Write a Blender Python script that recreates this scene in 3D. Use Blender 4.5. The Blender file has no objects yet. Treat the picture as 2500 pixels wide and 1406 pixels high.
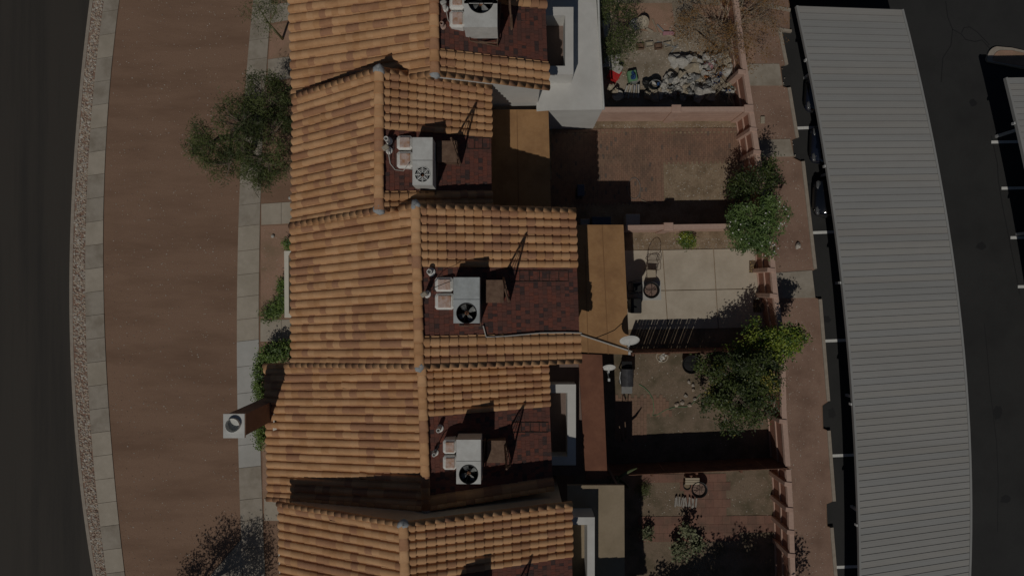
import bpy, math, random
import numpy as np
from mathutils import Vector, Matrix
R = random.Random(7)
NP = np.random.default_rng(11)
S = bpy.context.scene
COL = S.collection

# ------------------------------------------------------------ camera, light, exposure
H = 31.5            # drone height in metres, looking straight down
F = 1620.0          # focal length in pixels of the 2500 px wide photograph
cd = bpy.data.cameras.new('camera')
cam = bpy.data.objects.new('camera', cd); COL.objects.link(cam)
cam.location = (0, 0, H)
cd.sensor_width = 36; cd.lens = F / 2500 * 36; cd.clip_end = 500
S.camera = cam
SUN_EL, SUN_AZ = math.radians(52), math.radians(20)   # sun stands to the lower left of the picture
W = bpy.data.worlds.new('World'); S.world = W; W.use_nodes = True
nt = W.node_tree
sky = nt.nodes.new('ShaderNodeTexSky'); sky.sky_type = 'NISHITA'; sky.sun_disc = False
sky.sun_elevation = SUN_EL; sky.sun_rotation = math.radians(200); sky.altitude = 850; sky.dust_density = .5
bg = nt.nodes['Background']; bg.inputs[1].default_value = 0.05
nt.links.new(sky.outputs[0], bg.inputs[0])
sl = bpy.data.lights.new('sun', 'SUN'); sl.energy = 5.0; sl.angle = math.radians(0.5); sl.color = (1, .95, .87)
so = bpy.data.objects.new('sun', sl); COL.objects.link(so)
dv = Vector((math.sin(SUN_AZ) * math.cos(SUN_EL), math.cos(SUN_AZ) * math.cos(SUN_EL), -math.sin(SUN_EL)))
so.rotation_euler = dv.to_track_quat('-Z', 'Y').to_euler()
so.location = (-10, -20, 40)
S.view_settings.view_transform = 'Standard'; S.view_settings.look = 'None'
S.view_settings.exposure = -2.1; S.view_settings.gamma = 1; S.view_settings.use_curve_mapping = False

# ------------------------------------------------------------ helpers
def P(px, py, z=0.0):
    d = (H - z) / F
    return Vector(((px - 1250) * d, (703 - py) * d, z))
def proj(p):
    d = H - p[2]
    return 1250 + p[0] * F / d, 703 - p[1] * F / d

def M(name, c1, c2=None, scale=6, c3=None, big=.5, rough=.85, bump=0, bs=60, metal=0, spec=.3, coat=0, st=None):
    m = bpy.data.materials.new(name); m.use_nodes = True
    t = m.node_tree; b = t.nodes['Principled BSDF']
    b.inputs['Roughness'].default_value = rough; b.inputs['Metallic'].default_value = metal
    b.inputs['Specular IOR Level'].default_value = spec; b.inputs['Coat Weight'].default_value = coat
    g = t.nodes.new('ShaderNodeNewGeometry')
    def noise(sc, det=5):
        n = t.nodes.new('ShaderNodeTexNoise'); n.inputs['Scale'].default_value = sc
        n.inputs['Detail'].default_value = det; n.inputs['Roughness'].default_value = .65
        t.links.new(g.outputs['Position'], n.inputs['Vector']); return n
    def mix(fac, a, bcol, lo=.35, hi=.65):
        r = t.nodes.new('ShaderNodeMapRange'); r.inputs[1].default_value = lo; r.inputs[2].default_value = hi
        t.links.new(fac, r.inputs[0])
        x = t.nodes.new('ShaderNodeMix'); x.data_type = 'RGBA'
        t.links.new(r.outputs[0], x.inputs[0])
        if isinstance(a, tuple): x.inputs[6].default_value = (*a, 1)
        else: t.links.new(a, x.inputs[6])
        x.inputs[7].default_value = (*bcol, 1)
        return x.outputs[2]
    col = c1
    if c2: col = mix(noise(scale).outputs[0], col, c2)
    if c3:
        nb = noise(big, 8)
        if st:
            mp = t.nodes.new('ShaderNodeMapping'); mp.inputs['Scale'].default_value = st
            t.links.new(g.outputs['Position'], mp.inputs['Vector']); t.links.new(mp.outputs[0], nb.inputs['Vector'])
        col = mix(nb.outputs[0], col, c3, .44, .66)
    if isinstance(col, tuple): b.inputs['Base Color'].default_value = (*col, 1)
    else: t.links.new(col, b.inputs['Base Color'])
    if bump:
        bp = t.nodes.new('ShaderNodeBump'); bp.inputs['Strength'].default_value = bump; bp.inputs['Distance'].default_value = .03
        t.links.new(noise(bs, 6).outputs[0], bp.inputs['Height']); t.links.new(bp.outputs[0], b.inputs['Normal'])
    return m

class MB:
    def __init__(s): s.v = []; s.f = []; s.m = []
    def add(s, vs, fs, mi=0):
        o = len(s.v); s.v += [tuple(v) for v in vs]; s.f += [tuple(i + o for i in f) for f in fs]; s.m += [mi] * len(fs); return s
    def prism(s, poly, z0, z1, mi=0):
        n = len(poly); P2 = [(p[0], p[1]) for p in poly]
        a = sum(P2[i][0] * P2[(i + 1) % n][1] - P2[(i + 1) % n][0] * P2[i][1] for i in range(n))
        if a < 0: P2.reverse()
        vs = [(x, y, z0) for x, y in P2] + [(x, y, z1) for x, y in P2]
        fs = [tuple(range(n, 2 * n)), tuple(reversed(range(n)))] + [(i, (i + 1) % n, n + (i + 1) % n, n + i) for i in range(n)]
        return s.add(vs, fs, mi)
    def box(s, c, sz, rz=0, mi=0, rx=0, ry=0):
        m = Matrix.Translation(Vector(c)) @ Matrix.Rotation(rz, 4, 'Z') @ Matrix.Rotation(ry, 4, 'Y') @ Matrix.Rotation(rx, 4, 'X')
        vs = [m @ Vector((x * sz[0] / 2, y * sz[1] / 2, z * sz[2] / 2)) for z in (-1, 1) for x, y in ((-1, -1), (1, -1), (1, 1), (-1, 1))]
        return s.add(vs, [(3, 2, 1, 0), (4, 5, 6, 7), (0, 1, 5, 4), (1, 2, 6, 5), (2, 3, 7, 6), (3, 0, 4, 7)], mi)
    def cbox(s, c, sz, b=.02, rz=0, mi=0):     # box with chamfered upright and top edges
        x, y, z = sz[0] / 2, sz[1] / 2, sz[2] / 2
        m = Matrix.Translation(Vector(c)) @ Matrix.Rotation(rz, 4, 'Z')
        def ring(ix, zz):
            X, Y = x - ix, y - ix
            return [m @ Vector(q) for q in ((-X + b, -Y, zz), (X - b, -Y, zz), (X, -Y + b, zz), (X, Y - b, zz), (X - b, Y, zz), (-X + b, Y, zz), (-X, Y - b, zz), (-X, -Y + b, zz))]
        vs = ring(0, -z) + ring(0, z - b) + ring(b, z)
        fs = [tuple(reversed(range(8))), tuple(range(16, 24))]
        for k in (0, 8): fs += [(k + i, k + (i + 1) % 8, k + 8 + (i + 1) % 8, k + 8 + i) for i in range(8)]
        return s.add(vs, fs, mi)
    def tube(s, pts, r, n=6, mi=0, cap=True):
        pts = [Vector(p) for p in pts]; rs = r if isinstance(r, (list, tuple)) else [r] * len(pts)
        vs = []; L = len(pts)
        for i, p in enumerate(pts):
            d = (pts[min(i + 1, L - 1)] - pts[max(i - 1, 0)])
            if d.length < 1e-6: d = Vector((0, 0, 1))
            d.normalize(); a = d.cross(Vector((0, 0, 1)) if abs(d.z) < .9 else Vector((1, 0, 0))).normalized(); b = d.cross(a)
            vs += [p + (a * math.cos(k * 2 * math.pi / n) + b * math.sin(k * 2 * math.pi / n)) * rs[i] for k in range(n)]
        fs = [(i * n + k, i * n + (k + 1) % n, (i + 1) * n + (k + 1) % n, (i + 1) * n + k) for i in range(L - 1) for k in range(n)]
        if cap: fs += [tuple(reversed(range(n))), tuple(range((L - 1) * n, L * n))]
        return s.add(vs, fs, mi)
    def lathe(s, c, prof, n=20, mi=0, sx=1, sy=1, tilt=None):
        c = Vector(c); vs = []
        for r, z in prof:
            for k in range(n):
                a = 2 * math.pi * k / n; p = Vector((r * math.cos(a) * sx, r * math.sin(a) * sy, z))
                if tilt is not None: p = tilt @ p
                vs.append(c + p)
        fs = [(i * n + k, i * n + (k + 1) % n, (i + 1) * n + (k + 1) % n, (i + 1) * n + k) for i in range(len(prof) - 1) for k in range(n)]
        if prof[0][0] > 1e-4: fs.append(tuple(reversed(range(n))))
        if prof[-1][0] > 1e-4: fs.append(tuple(range((len(prof) - 1) * n, len(prof) * n)))
        return s.add(vs, fs, mi)
    def lump(s, c, sz, seed=0, mi=0, n=10, rough=.25, rz=0):
        q = random.Random(seed); vs = []; rings = 6; ph = [q.random() * 6 for _ in range(6)]
        for i in range(rings + 1):
            t = math.pi * i / rings
            for k in range(n):
                a = 2 * math.pi * k / n
                w = 1 + rough * (math.sin(2 * a + ph[0] + t * 2) * .5 + math.sin(3 * a + ph[1] - t) * .4 + q.uniform(-.5, .5))
                x, y = math.sin(t) * math.cos(a) * sz[0] * w, math.sin(t) * math.sin(a) * sz[1] * w
                vs.append((c[0] + x * math.cos(rz) - y * math.sin(rz), c[1] + x * math.sin(rz) + y * math.cos(rz), c[2] + max(-.8, -math.cos(t)) * sz[2] * (w if i > 2 else 1)))
        fs = [(i * n + k, i * n + (k + 1) % n, (i + 1) * n + (k + 1) % n, (i + 1) * n + k) for i in range(rings) for k in range(n)]
        return s.add(vs, fs, mi)

ROOTLOC = {}
def mesh(name, mb, mats, off=Vector((0, 0, 0)), smooth=False):
    me = bpy.data.meshes.new(name)
    me.from_pydata([(v[0] - off[0], v[1] - off[1], v[2] - off[2]) for v in mb.v], [], mb.f)
    mats = mats if isinstance(mats, (list, tuple)) else [mats]
    for m in mats: me.materials.append(m)
    if len(mats) > 1: me.polygons.foreach_set('material_index', mb.m)
    if smooth: me.polygons.foreach_set('use_smooth', [True] * len(me.polygons))
    me.update(); return me
def tag(o, label=None, cat=None, group=None, kind=None):
    if label: o['label'] = label
    if cat: o['category'] = cat
    if group: o['group'] = group
    if kind: o['kind'] = kind
    return o
def base_of(mb):
    a = np.array(mb.v); lo, hi = a.min(0), a.max(0)
    return Vector(((lo[0] + hi[0]) / 2, (lo[1] + hi[1]) / 2, lo[2]))
def thing(name, mb, mats, label, cat, group=None, kind=None, smooth=False):
    b = base_of(mb)
    o = bpy.data.objects.new(name, mesh(name, mb, mats, b, smooth)); COL.objects.link(o); o.location = b
    ROOTLOC[o.name] = b
    return tag(o, label, cat, group, kind)
def struct(name, mb, mats, smooth=False):
    o = bpy.data.objects.new(name, mesh(name, mb, mats, Vector((0, 0, 0)), smooth)); COL.objects.link(o)
    ROOTLOC[o.name] = Vector((0, 0, 0)); o['kind'] = 'structure'; return o
def empty(name, loc, label, cat, group=None):
    o = bpy.data.objects.new(name, None); COL.objects.link(o); o.location = loc; o.empty_display_size = .2
    ROOTLOC[o.name] = Vector(loc); return tag(o, label, cat, group)
def part(name, mb, mats, parent, kind=None, smooth=False, label=None):
    off = ROOTLOC[parent.name]
    o = bpy.data.objects.new(name, mesh(name, mb, mats, off, smooth)); COL.objects.link(o); o.parent = parent
    ROOTLOC[o.name] = off
    return tag(o, label, None, None, kind)
def place(name, me, mat4, parent):     # shared mesh data put at a world matrix below a parent
    o = bpy.data.objects.new(name, me); COL.objects.link(o); o.parent = parent
    o.matrix_local = Matrix.Translation(-ROOTLOC[parent.name]) @ mat4
    return o
def copy_tree(o, parent=None):
    c = o.copy(); COL.objects.link(c)
    if parent: c.parent = parent
    for ch in list(o.children): copy_tree(ch, c)
    return c
def smoothcurve(pts):
    ys = np.array([p[0] for p in pts], float); xs = np.array([p[1] for p in pts], float)
    c = np.polyfit((ys - 700) / 700, xs, 3)
    return lambda y: float(np.polyval(c, (y - 700) / 700))
def band(fa, fb, ys, z):
    mb = MB(); vs = []
    for y in ys: vs += [P(fa(y), y, 0), P(fb(y), y, 0)]
    vs = [(v[0], v[1], z) for v in vs]
    return mb.add(vs, [(2 * i, 2 * i + 2, 2 * i + 3, 2 * i + 1) for i in range(len(ys) - 1)])
def sheet(name, pts, z, mat):
    mb = MB(); q = [P(x, y) for x, y in pts]
    mb.prism(q, z - .05, z); return struct(name, mb, mat)

# ------------------------------------------------------------ materials
conc = M('concrete', (.42, .37, .30), (.47, .415, .34), 3, (.36, .315, .25), .6, bump=.12, bs=90)
conc2 = M('concrete_pale', (.47, .46, .43), (.51, .50, .47), 3, (.43, .42, .39), .7, bump=.1, bs=90)
conc3 = M('concrete_walk', (.36, .32, .265), (.40, .355, .295), 4, (.28, .24, .19), 1.1, bump=.12, bs=90)
patio_m = M('patio_concrete', (.53, .46, .365), (.57, .50, .40), 2, (.45, .385, .30), .7, bump=.1, bs=80)
kerb_m = M('kerb_concrete', (.40, .35, .29), (.33, .28, .23), 5, bump=.15)
asph = M('street_asphalt', (.050, .044, .038), (.060, .053, .045), 30, (.036, .033, .030), .9, bump=.3, bs=140, st=(1, .045, 1))
asph2 = M('lot_asphalt', (.033, .033, .033), (.040, .040, .039), 25, (.027, .027, .027), .3, bump=.3, bs=140)
paint_m = M('white_paint', (.75, .75, .72), (.6, .6, .58), 20)
dirt = M('brown_dirt', (.25, .152, .102), (.32, .205, .14), 24, (.215, .13, .086), .5, bump=.6, bs=55, st=(.35, 1.5, 1))
bed_m = M('bed_gravel', (.36, .22, .155), (.44, .28, .20), 26, (.29, .20, .13), .9, bump=.7, bs=60)
strip_m = M('pink_gravel', (.29, .185, .135), (.38, .25, .19), 34, (.24, .15, .11), .7, bump=.8, bs=60)
soil_m = M('garden_soil', (.27, .195, .125), (.38, .29, .20), 14, (.20, .145, .09), 1.6, bump=.8, bs=40)
yard_a_m = M('pale_yard_dirt', (.30, .25, .19), (.38, .32, .25), 9, (.22, .175, .12), 1.2, bump=.7, bs=30)
yard_d_m = M('yard_gravel', (.20, .145, .10), (.27, .205, .145), 16, (.13, .105, .065), 1.1, bump=.8, bs=40)
rock_m = [M('rock_grey', (.36, .32, .27), (.46, .41, .35), 9, bump=.3), M('rock_buff', (.52, .44, .35), (.42, .33, .25), 9, bump=.3), M('rock_rust', (.26, .17, .13), (.34, .25, .2), 9, bump=.3), M('rock_pale', (.6, .56, .5), (.5, .46, .4), 9)]
tile_m = [M('tile_clay_%d' % i, a, b, 13, c, 1.1, rough=.78, bump=.15, bs=45, st=(.45, 2.2, 1)) for i, (a, b, c) in enumerate([
    ((.57, .325, .165), (.62, .36, .185), (.47, .255, .125)), ((.61, .355, .185), (.66, .395, .21), (.53, .30, .15)),
    ((.53, .29, .14), (.58, .325, .16), (.43, .225, .105)), ((.42, .22, .12), (.49, .265, .14), (.37, .185, .10)),
    ((.38, .20, .12), (.46, .245, .135), (.42, .22, .12))])]
mortar_m = M('grey_mortar', (.33, .35, .36), (.42, .43, .43), 20, bump=.3)
deck_m = M('roof_underlay', (.09, .05, .032), (.12, .065, .04), 8)
shing_m = [M('shingle_%d' % i, a, b, 25, rough=.95, bump=.35, bs=150) for i, (a, b) in enumerate([
    ((.155, .062, .048), (.19, .08, .06)), ((.12, .058, .048), (.15, .07, .055)), ((.062, .042, .04), (.09, .055, .05)), ((.22, .08, .054), (.18, .065, .048))])]
white_st = M('white_stucco', (.62, .61, .58), (.66, .65, .62), 3, (.56, .55, .52), .6, bump=.15, bs=60)
cream_st = M('cream_stucco', (.56, .46, .34), (.62, .52, .39), 3, (.5, .41, .3), .6, bump=.2, bs=60)
brown_st = M('brown_stucco', (.20, .145, .12), (.235, .17, .145), 4, bump=.2)
trim_m = M('cream_trim', (.72, .68, .58), (.76, .72, .63), 4)
tan_m = M('tan_roll_roofing', (.40, .225, .102), (.43, .25, .12), 9, (.31, .17, .08), .9, rough=.95, bump=.25, bs=110)
redroof_m = M('red_brown_roofing', (.21, .092, .056), (.24, .11, .068), 8, (.17, .075, .048), .9, rough=.95, bump=.2, bs=110)
wall_m = M('pink_wall', (.52, .35, .275), (.57, .39, .31), 7, (.46, .30, .235), 1, bump=.3, bs=60)
panel_m = M('wall_panel', (.36, .18, .125), (.41, .21, .15), 8, (.31, .15, .105), 1, bump=.3, bs=60)
cap_m = M('wall_cap', (.50, .34, .27), (.56, .39, .31), 8, bump=.2)
wood_m = M('fence_wood', (.19, .095, .06), (.25, .13, .085), 12, (.14, .07, .05), 2, rough=.95, bump=.3)
carp_m = [M('carport_sheet_%d' % i, a, b, 1.5, c, .5, rough=.6, spec=.25, st=(.12, 1, 1)) for i, (a, b, c) in enumerate([
    ((.325, .32, .305), (.34, .335, .32), (.29, .285, .27)), ((.315, .315, .305), (.325, .325, .315), (.28, .28, .27)), ((.33, .325, .305), (.345, .335, .315), (.295, .28, .26))])]
seam_m = M('carport_seam', (.19, .185, .18), (.23, .22, .215), 4, rough=.6)
steel_m = M('white_steel', (.62, .63, .62), (.55, .56, .55), 6, rough=.5)
galv_m = M('galvanised_sheet', (.47, .50, .50), (.55, .58, .58), 7, (.40, .42, .41), 2.5, rough=.45, metal=.25)
whitepaint_m = M('white_metal', (.62, .62, .59), (.68, .68, .65), 5, (.54, .53, .5), 2, rough=.55)
black_m = M('black_metal', (.012, .012, .013), (.02, .02, .02), 20, rough=.45)
dark_in = M('dark_inside', (.015, .015, .015), rough=.9)
rust_m = M('rusty_sheet', (.17, .105, .07), (.22, .14, .095), 9, (.13, .075, .05), 4, rough=.75, bump=.1)
ductw_m = M('duct_sealant', (.78, .77, .74), (.70, .69, .65), 8, rough=.8, bump=.3, bs=25)
ductr_m = M('duct_rust', (.48, .36, .31), (.62, .50, .45), 7, (.40, .20, .10), 4, rough=.8)
copper_m = M('hub_rust', (.25, .11, .06), (.32, .16, .08), 30, rough=.6)
bronze_m = M('wire_bronze', (.08, .05, .035), (.11, .07, .05), 30, rough=.5)
cushion_m = M('cushion_tan', (.45, .38, .28), (.5, .42, .31), 30)
ash_m = M('ash_wood', (.20, .13, .10), (.30, .21, .17), 20, bump=.4)
bark_m = M('bark', (.16, .12, .09), (.24, .19, .15), 18, bump=.5)
bark_g = M('green_bark', (.20, .20, .11), (.27, .26, .15), 14, bump=.2)
twig_m = M('dry_twig', (.30, .235, .165), (.38, .31, .23), 20)
twig_o = M('dry_leaf', (.20, .105, .035), (.27, .15, .055), 20)
def leafm(n, a, b, rough=.6): return M(n, a, b, 5, rough=rough, spec=.35)
lf_mesq = [leafm('leaf_mesquite', (.078, .10, .026), (.11, .132, .038)), leafm('leaf_mesquite_dark', (.038, .054, .015), (.055, .072, .02))]
lf_ole = [leafm('leaf_oleander', (.115, .18, .05), (.155, .23, .065), .5), leafm('leaf_oleander_dark', (.06, .105, .03), (.085, .14, .04), .5)]
lf_lime = [leafm('leaf_lime', (.19, .25, .03), (.26, .31, .045), .5), leafm('leaf_lime_dark', (.06, .11, .02), (.09, .15, .025), .5)]
lf_dark = [leafm('leaf_citrus', (.055, .08, .018), (.085, .11, .025), .5), leafm('leaf_citrus_dark', (.03, .045, .014), (.045, .065, .018), .5), leafm('leaf_citrus_yellow', (.22, .19, .03), (.28, .24, .05))]
lf_hedge = [leafm('leaf_hedge', (.13, .20, .04), (.18, .26, .06), .5), leafm('leaf_hedge_dark', (.05, .09, .02), (.08, .13, .03), .5)]
lf_pale = [leafm('leaf_pale', (.16, .17, .09), (.22, .23, .13)), leafm('leaf_pale_dark', (.08, .10, .045), (.11, .13, .06))]
flower_m = M('white_flower', (.75, .74, .68), rough=.7)
carpaint = M('black_car_paint', (.008, .009, .012), rough=.12, spec=.6, coat=1)
carpaint2 = M('navy_car_paint', (.01, .013, .025), rough=.12, spec=.6, coat=1)
glass_m = M('car_glass', (.012, .015, .018), rough=.05, spec=.8)
tyre_m = M('tyre_rubber', (.015, .015, .015), rough=.9)
rim_m = M('alloy_rim', (.5, .5, .5), rough=.3, metal=.8)
lamp_m = M('lamp_lens', (.12, .125, .13), rough=.1, spec=.7)
plast = {}
def plastic(n, c):
    if n not in plast: plast[n] = M('plastic_' + n, c, tuple(x * .8 for x in c), 12, rough=.55)
    return plast[n]
PW, PG, PR, PB = plastic('white', (.50, .48, .44)), plastic('green', (.16, .33, .17)), plastic('red', (.55, .03, .03)), plastic('blue', (.03, .08, .22))
PK, PY, PGY, PBE = plastic('black', (.02, .02, .02)), plastic('yellow', (.42, .27, .06)), plastic('grey', (.28, .28, .27)), plastic('beige', (.44, .38, .29))
PO, PP = plastic('orange', (.42, .16, .05)), plastic('pink', (.48, .25, .28))
brick_m = [M('paver_%d' % i, a, b, 18, c, .9, rough=.9, bump=.3) for i, (a, b, c) in enumerate([((.25, .15, .105), (.29, .175, .12), (.19, .125, .09)), ((.22, .135, .095), (.26, .16, .115), (.17, .115, .085)), ((.14, .11, .09), (.18, .13, .105), (.12, .1, .085)), ((.30, .185, .125), (.26, .16, .115), (.22, .145, .1))])]
brick_e = [M('red_paver_%d' % i, a, b, 14, c, 1.2, rough=.9, bump=.3) for i, (a, b, c) in enumerate([((.24, .13, .095), (.27, .15, .11), (.17, .11, .08)), ((.215, .115, .085), (.25, .135, .1), (.16, .1, .075))])]

# ------------------------------------------------------------ ground, street, walks
mb = MB(); mb.add([(-160, -160, -.2), (160, -160, -.2), (160, 160, -.2), (-160, 160, -.2)], [(0, 1, 2, 3)])
struct('ground', mb, dirt)
YS = [y for y in range(-350, 1760, 25)]
kerb_x = smoothcurve([(0, 221), (250, 196), (500, 175), (700, 171), (900, 176), (1000, 184), (1224, 200), (1317, 216), (1406, 230)])
rock_x = smoothcurve([(0, 254), (250, 228), (500, 212), (700, 207), (900, 213), (1000, 219), (1224, 241), (1406, 260)])
side_x = smoothcurve([(0, 293), (250, 267), (500, 255), (700, 252), (900, 260), (1000, 267), (1224, 286), (1406, 305)])
fwl_x = smoothcurve([(0, 617), (150, 607), (450, 585), (700, 578), (900, 578), (1000, 581), (1142, 584), (1270, 588), (1406, 592)])
fwr_x = smoothcurve([(0, 664), (150, 654), (450, 637), (600, 634), (830, 634), (1000, 634), (1142, 637), (1270, 643), (1406, 648)])
struct('street', band(lambda y: -900, lambda y: kerb_x(y) - 3, YS, -.13), asph)
edge = [(1925, -350), (1928, 74), (1905, 78), (1922, 158), (1906, 162), (1912, 212), (1928, 216), (1948, 336), (1934, 342), (1938, 386), (1962, 398),
        (1992, 656), (1982, 662), (1990, 727), (2004, 731), (2024, 978), (2008, 990), (2010, 1046), (2026, 1052), (2038, 1221), (2018, 1230), (2020, 1284), (2032, 1288), (2042, 1406), (2052, 1760)]
land = [P(kerb_x(y) + 6, y) for y in YS] + [P(x, y) for x, y in reversed(edge)]
mb = MB(); mb.prism(land, -.19, 0); struct('terrain', mb, dirt)
lot = [P(x - 12, y) for x, y in edge] + [P(3300, 1760), P(3300, -350)]
mb = MB(); mb.prism(lot, -.17, -.13); LOT = struct('parking_lot', mb, asph2)
# kerb along the street
mb = MB(); vs = []
for y in YS:
    a, b = P(kerb_x(y) - 3, y), P(kerb_x(y) + 6, y)
    vs += [(a.x, a.y, -.16), (a.x + .02, a.y, .02), (b.x, b.y, .02), (b.x, b.y, -.1)]
fs = []
for i in range(len(YS) - 1):
    k = 4 * i; fs += [(k, k + 4, k + 5, k + 1), (k + 1, k + 5, k + 6, k + 2), (k + 2, k + 6, k + 7, k + 3)]
mb.add(vs, fs); struct('street_kerb', mb, kerb_m)
# river rock strip: bed and stones
struct('rock_bed', band(lambda y: kerb_x(y) + 5, lambda y: rock_x(y) + 3, YS, .004), strip_m)
mb = MB()
oct_f = [(0, 1, 4), (1, 2, 4), (2, 3, 4), (3, 0, 4), (5, 6, 1), (6, 7, 2), (0, 5, 1), (1, 6, 2), (2, 7, 3), (7, 8, 3), (3, 8, 0), (8, 5, 0)]
def stone(mb, x, y, z, r, mi):
    a = R.random() * 6.28; sx, sy, sz = r * R.uniform(.7, 1.3), r * R.uniform(.7, 1.2), r * R.uniform(.45, .8)
    vs = []
    for k in range(4):
        t = a + k * 1.571 + R.uniform(-.25, .25); vs.append((x + sx * .75 * math.cos(t), y + sy * .75 * math.sin(t), z + sz * R.uniform(.5, .9)))
    vs.append((x + R.uniform(-.3, .3) * sx, y + R.uniform(-.3, .3) * sy, z + sz * 1.05))
    for k in range(4):
        t = a + .78 + k * 1.571; vs.append((x + sx * math.cos(t), y + sy * math.sin(t), z - .02))
    mb.add(vs, [(0, 1, 4), (1, 2, 4), (2, 3, 4), (3, 0, 4), (0, 5, 1), (1, 6, 2), (2, 7, 3), (3, 8, 0), (8, 5, 0), (5, 6, 1), (6, 7, 2), (7, 8, 3)], mi)
for i in range(5200):
    y = R.uniform(-150, 1560); x = R.uniform(kerb_x(y) + 8, rock_x(y) - 1); p = P(x, y)
    stone(mb, p.x, p.y, 0, R.uniform(.035, .075), R.choice((0, 0, 1, 1, 1, 2, 3)))
tag(struct('river_rock', mb, rock_m), 'mixed river rocks filling the strip between kerb and pavement', 'rocks', kind='stuff')
# pavement and front walk with separate slabs
def slabwalk(name, fa, fb, cuts, mats, z=.035, gap=.012):
    o = struct(name, band(lambda y: fa(y), lambda y: fb(y), [y for y in YS if cuts[0] <= y <= cuts[-1]], .006), dirt)
    for i in range(len(cuts) - 1):
        y0, y1 = cuts[i], cuts[i + 1]
        q = [P(fa(y0), y0), P(fb(y0), y0 - 6), P(fb(y1), y1 - 6), P(fa(y1), y1)]
        c = sum(q, Vector()) / 4; q = [v + (c - v).normalized() * gap for v in q]
        mb = MB(); mb.prism(q, -.02, z + R.uniform(-.004, .004)); part('slab', mb, mats(i, y0) if callable(mats) else mats, o)
    return o
slabwalk('pavement', rock_x, side_x, [-140 + 57 * i for i in range(30)], lambda i, y: R.choice((conc3, conc3, conc)))
cuts = [-110, -45, 12, 62, 100, 148, 200, 250, 300, 350, 400, 450, 502, 554, 614, 672, 726, 781, 834, 896, 961, 1024, 1087, 1142, 1220, 1272, 1340, 1420, 1500, 1580]
fw = slabwalk('front_walk', fwl_x, fwr_x, cuts, lambda i, y: conc2 if 830 < y < 1130 else (conc if 540 < y < 830 else conc3), .03)
def entry(pts, n, mat):
    (xa, ya0, ya1), (xb, yb0, yb1) = pts
    for i in range(n):
        t0, t1 = i / n, (i + 1) / n
        q = [P(xa + (xb - xa) * t0, ya0 + (yb0 - ya0) * t0), P(xa + (xb - xa) * t1, ya0 + (yb0 - ya0) * t1), P(xa + (xb - xa) * t1, ya1 + (yb1 - ya1) * t1), P(xa + (xb - xa) * t0, ya1 + (yb1 - ya1) * t0)]
        c = sum(q, Vector()) / 4; q = [v + (c - v).normalized() * .012 for v in q]
        mb = MB(); mb.prism(q, -.02, .032); part('slab', mb, mat, fw)
entry(((638, 498, 550), (785, 488, 542)), 3, conc); entry(((636, 781, 834), (790, 778, 832)), 3, conc)
entry(((645, 1216, 1270), (780, 1216, 1272)), 3, conc); entry(((662, 13, 58), (760, 0, 40)), 2, conc3); entry(((654, 146, 200), (760, 132, 186)), 2, conc3)
for nm, pts, m in (('front_bed', [(637, 552), (790, 546), (790, 778), (637, 780)], bed_m), ('front_bed', [(638, 836), (790, 836), (790, 1214), (642, 1216)], bed_m),
                   ('front_bed', [(655, 202), (790, 196), (790, 488), (638, 498)], dirt), ('front_bed', [(660, 62), (790, 45), (790, 130), (656, 146)], bed_m)):
    sheet(nm, pts, .006, m)
# the angled driveway at the bottom left
mb = MB(); mb.prism([P(x, y) for x, y in ((593, 1312), (588, 1560), (380, 1560))], -.02, .03); part('slab', mb, conc3, fw)
mb = MB()
for i in range(2600):
    y = R.uniform(-100, 1500); x = R.uniform(side_x(y) + 6, fwl_x(y) - 6); p = P(x, y); stone(mb, p.x, p.y, 0, R.uniform(.012, .034), R.choice((0, 1, 2, 2, 3)))
for i in range(700):
    y = R.uniform(560, 1200); x = R.uniform(640, 715); p = P(x, y); stone(mb, p.x, p.y, 0, R.uniform(.01, .026), R.choice((0, 1, 2, 3)))
tag(struct('gravel', mb, rock_m), 'loose pale pebbles scattered over the brown verge and beds', 'gravel', kind='stuff')

# gravel strip behind the yards, its pads and kerbs
strip = [(1800, -350)] + [(1806, 0), (1860, 480), (1885, 700), (1905, 1000), (1915, 1406), (1925, 1760)] + [(x - 3, y) for x, y in reversed(edge)]
sheet('gravel_strip', strip, .004, strip_m)
for q in ([(1806, 157), (1902, 157), (1910, 210), (1815, 210)], [(1842, 343), (1928, 340), (1938, 383), (1846, 384)], [(1872, 668), (1982, 660), (1990, 727), (1882, 728)]):
    mb = MB(); mb.prism([P(x, y) for x, y in q], -.05, .03); struct('gate_pad', mb, conc3)
def kerb(p0, p1, w=9):
    a, b = P(*p0), P(*p1); d = (b - a).normalized(); n = Vector((-d.y, d.x, 0)) * (w / 51.4)
    if n.x > 0: n = -n
    mb = MB(); prof = [(0, -.16), (.03, .05), (.93, .06), (1, -.1)]
    vs = []
    for p in (a, b): vs += [(p.x + n.x * t, p.y + n.y * t, z) for t, z in prof]
    mb.add(vs, [(0, 4, 5, 1), (1, 5, 6, 2), (2, 6, 7, 3), (0, 1, 2, 3), (7, 6, 5, 4)]); struct('lot_kerb', mb, kerb_m)
for a, b in (((1906, 68), (1924, 158)), ((1930, 214), (1950, 336)), ((1964, 394), (1994, 656)), ((2006, 730), (2026, 978)), ((2027, 1050), (2040, 1222)), ((2034, 1286), (2044, 1406)), ((2044, 1410), (2050, 1650)), ((1845, 5), (1930, 22))): kerb(a, b)
mb = MB(); mb.prism([P(x, y) for x, y in ((1896, 68), (1932, 74), (1932, 80), (1900, 76))], -.1, .055); struct('lot_kerb', mb, kerb_m)
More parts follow.
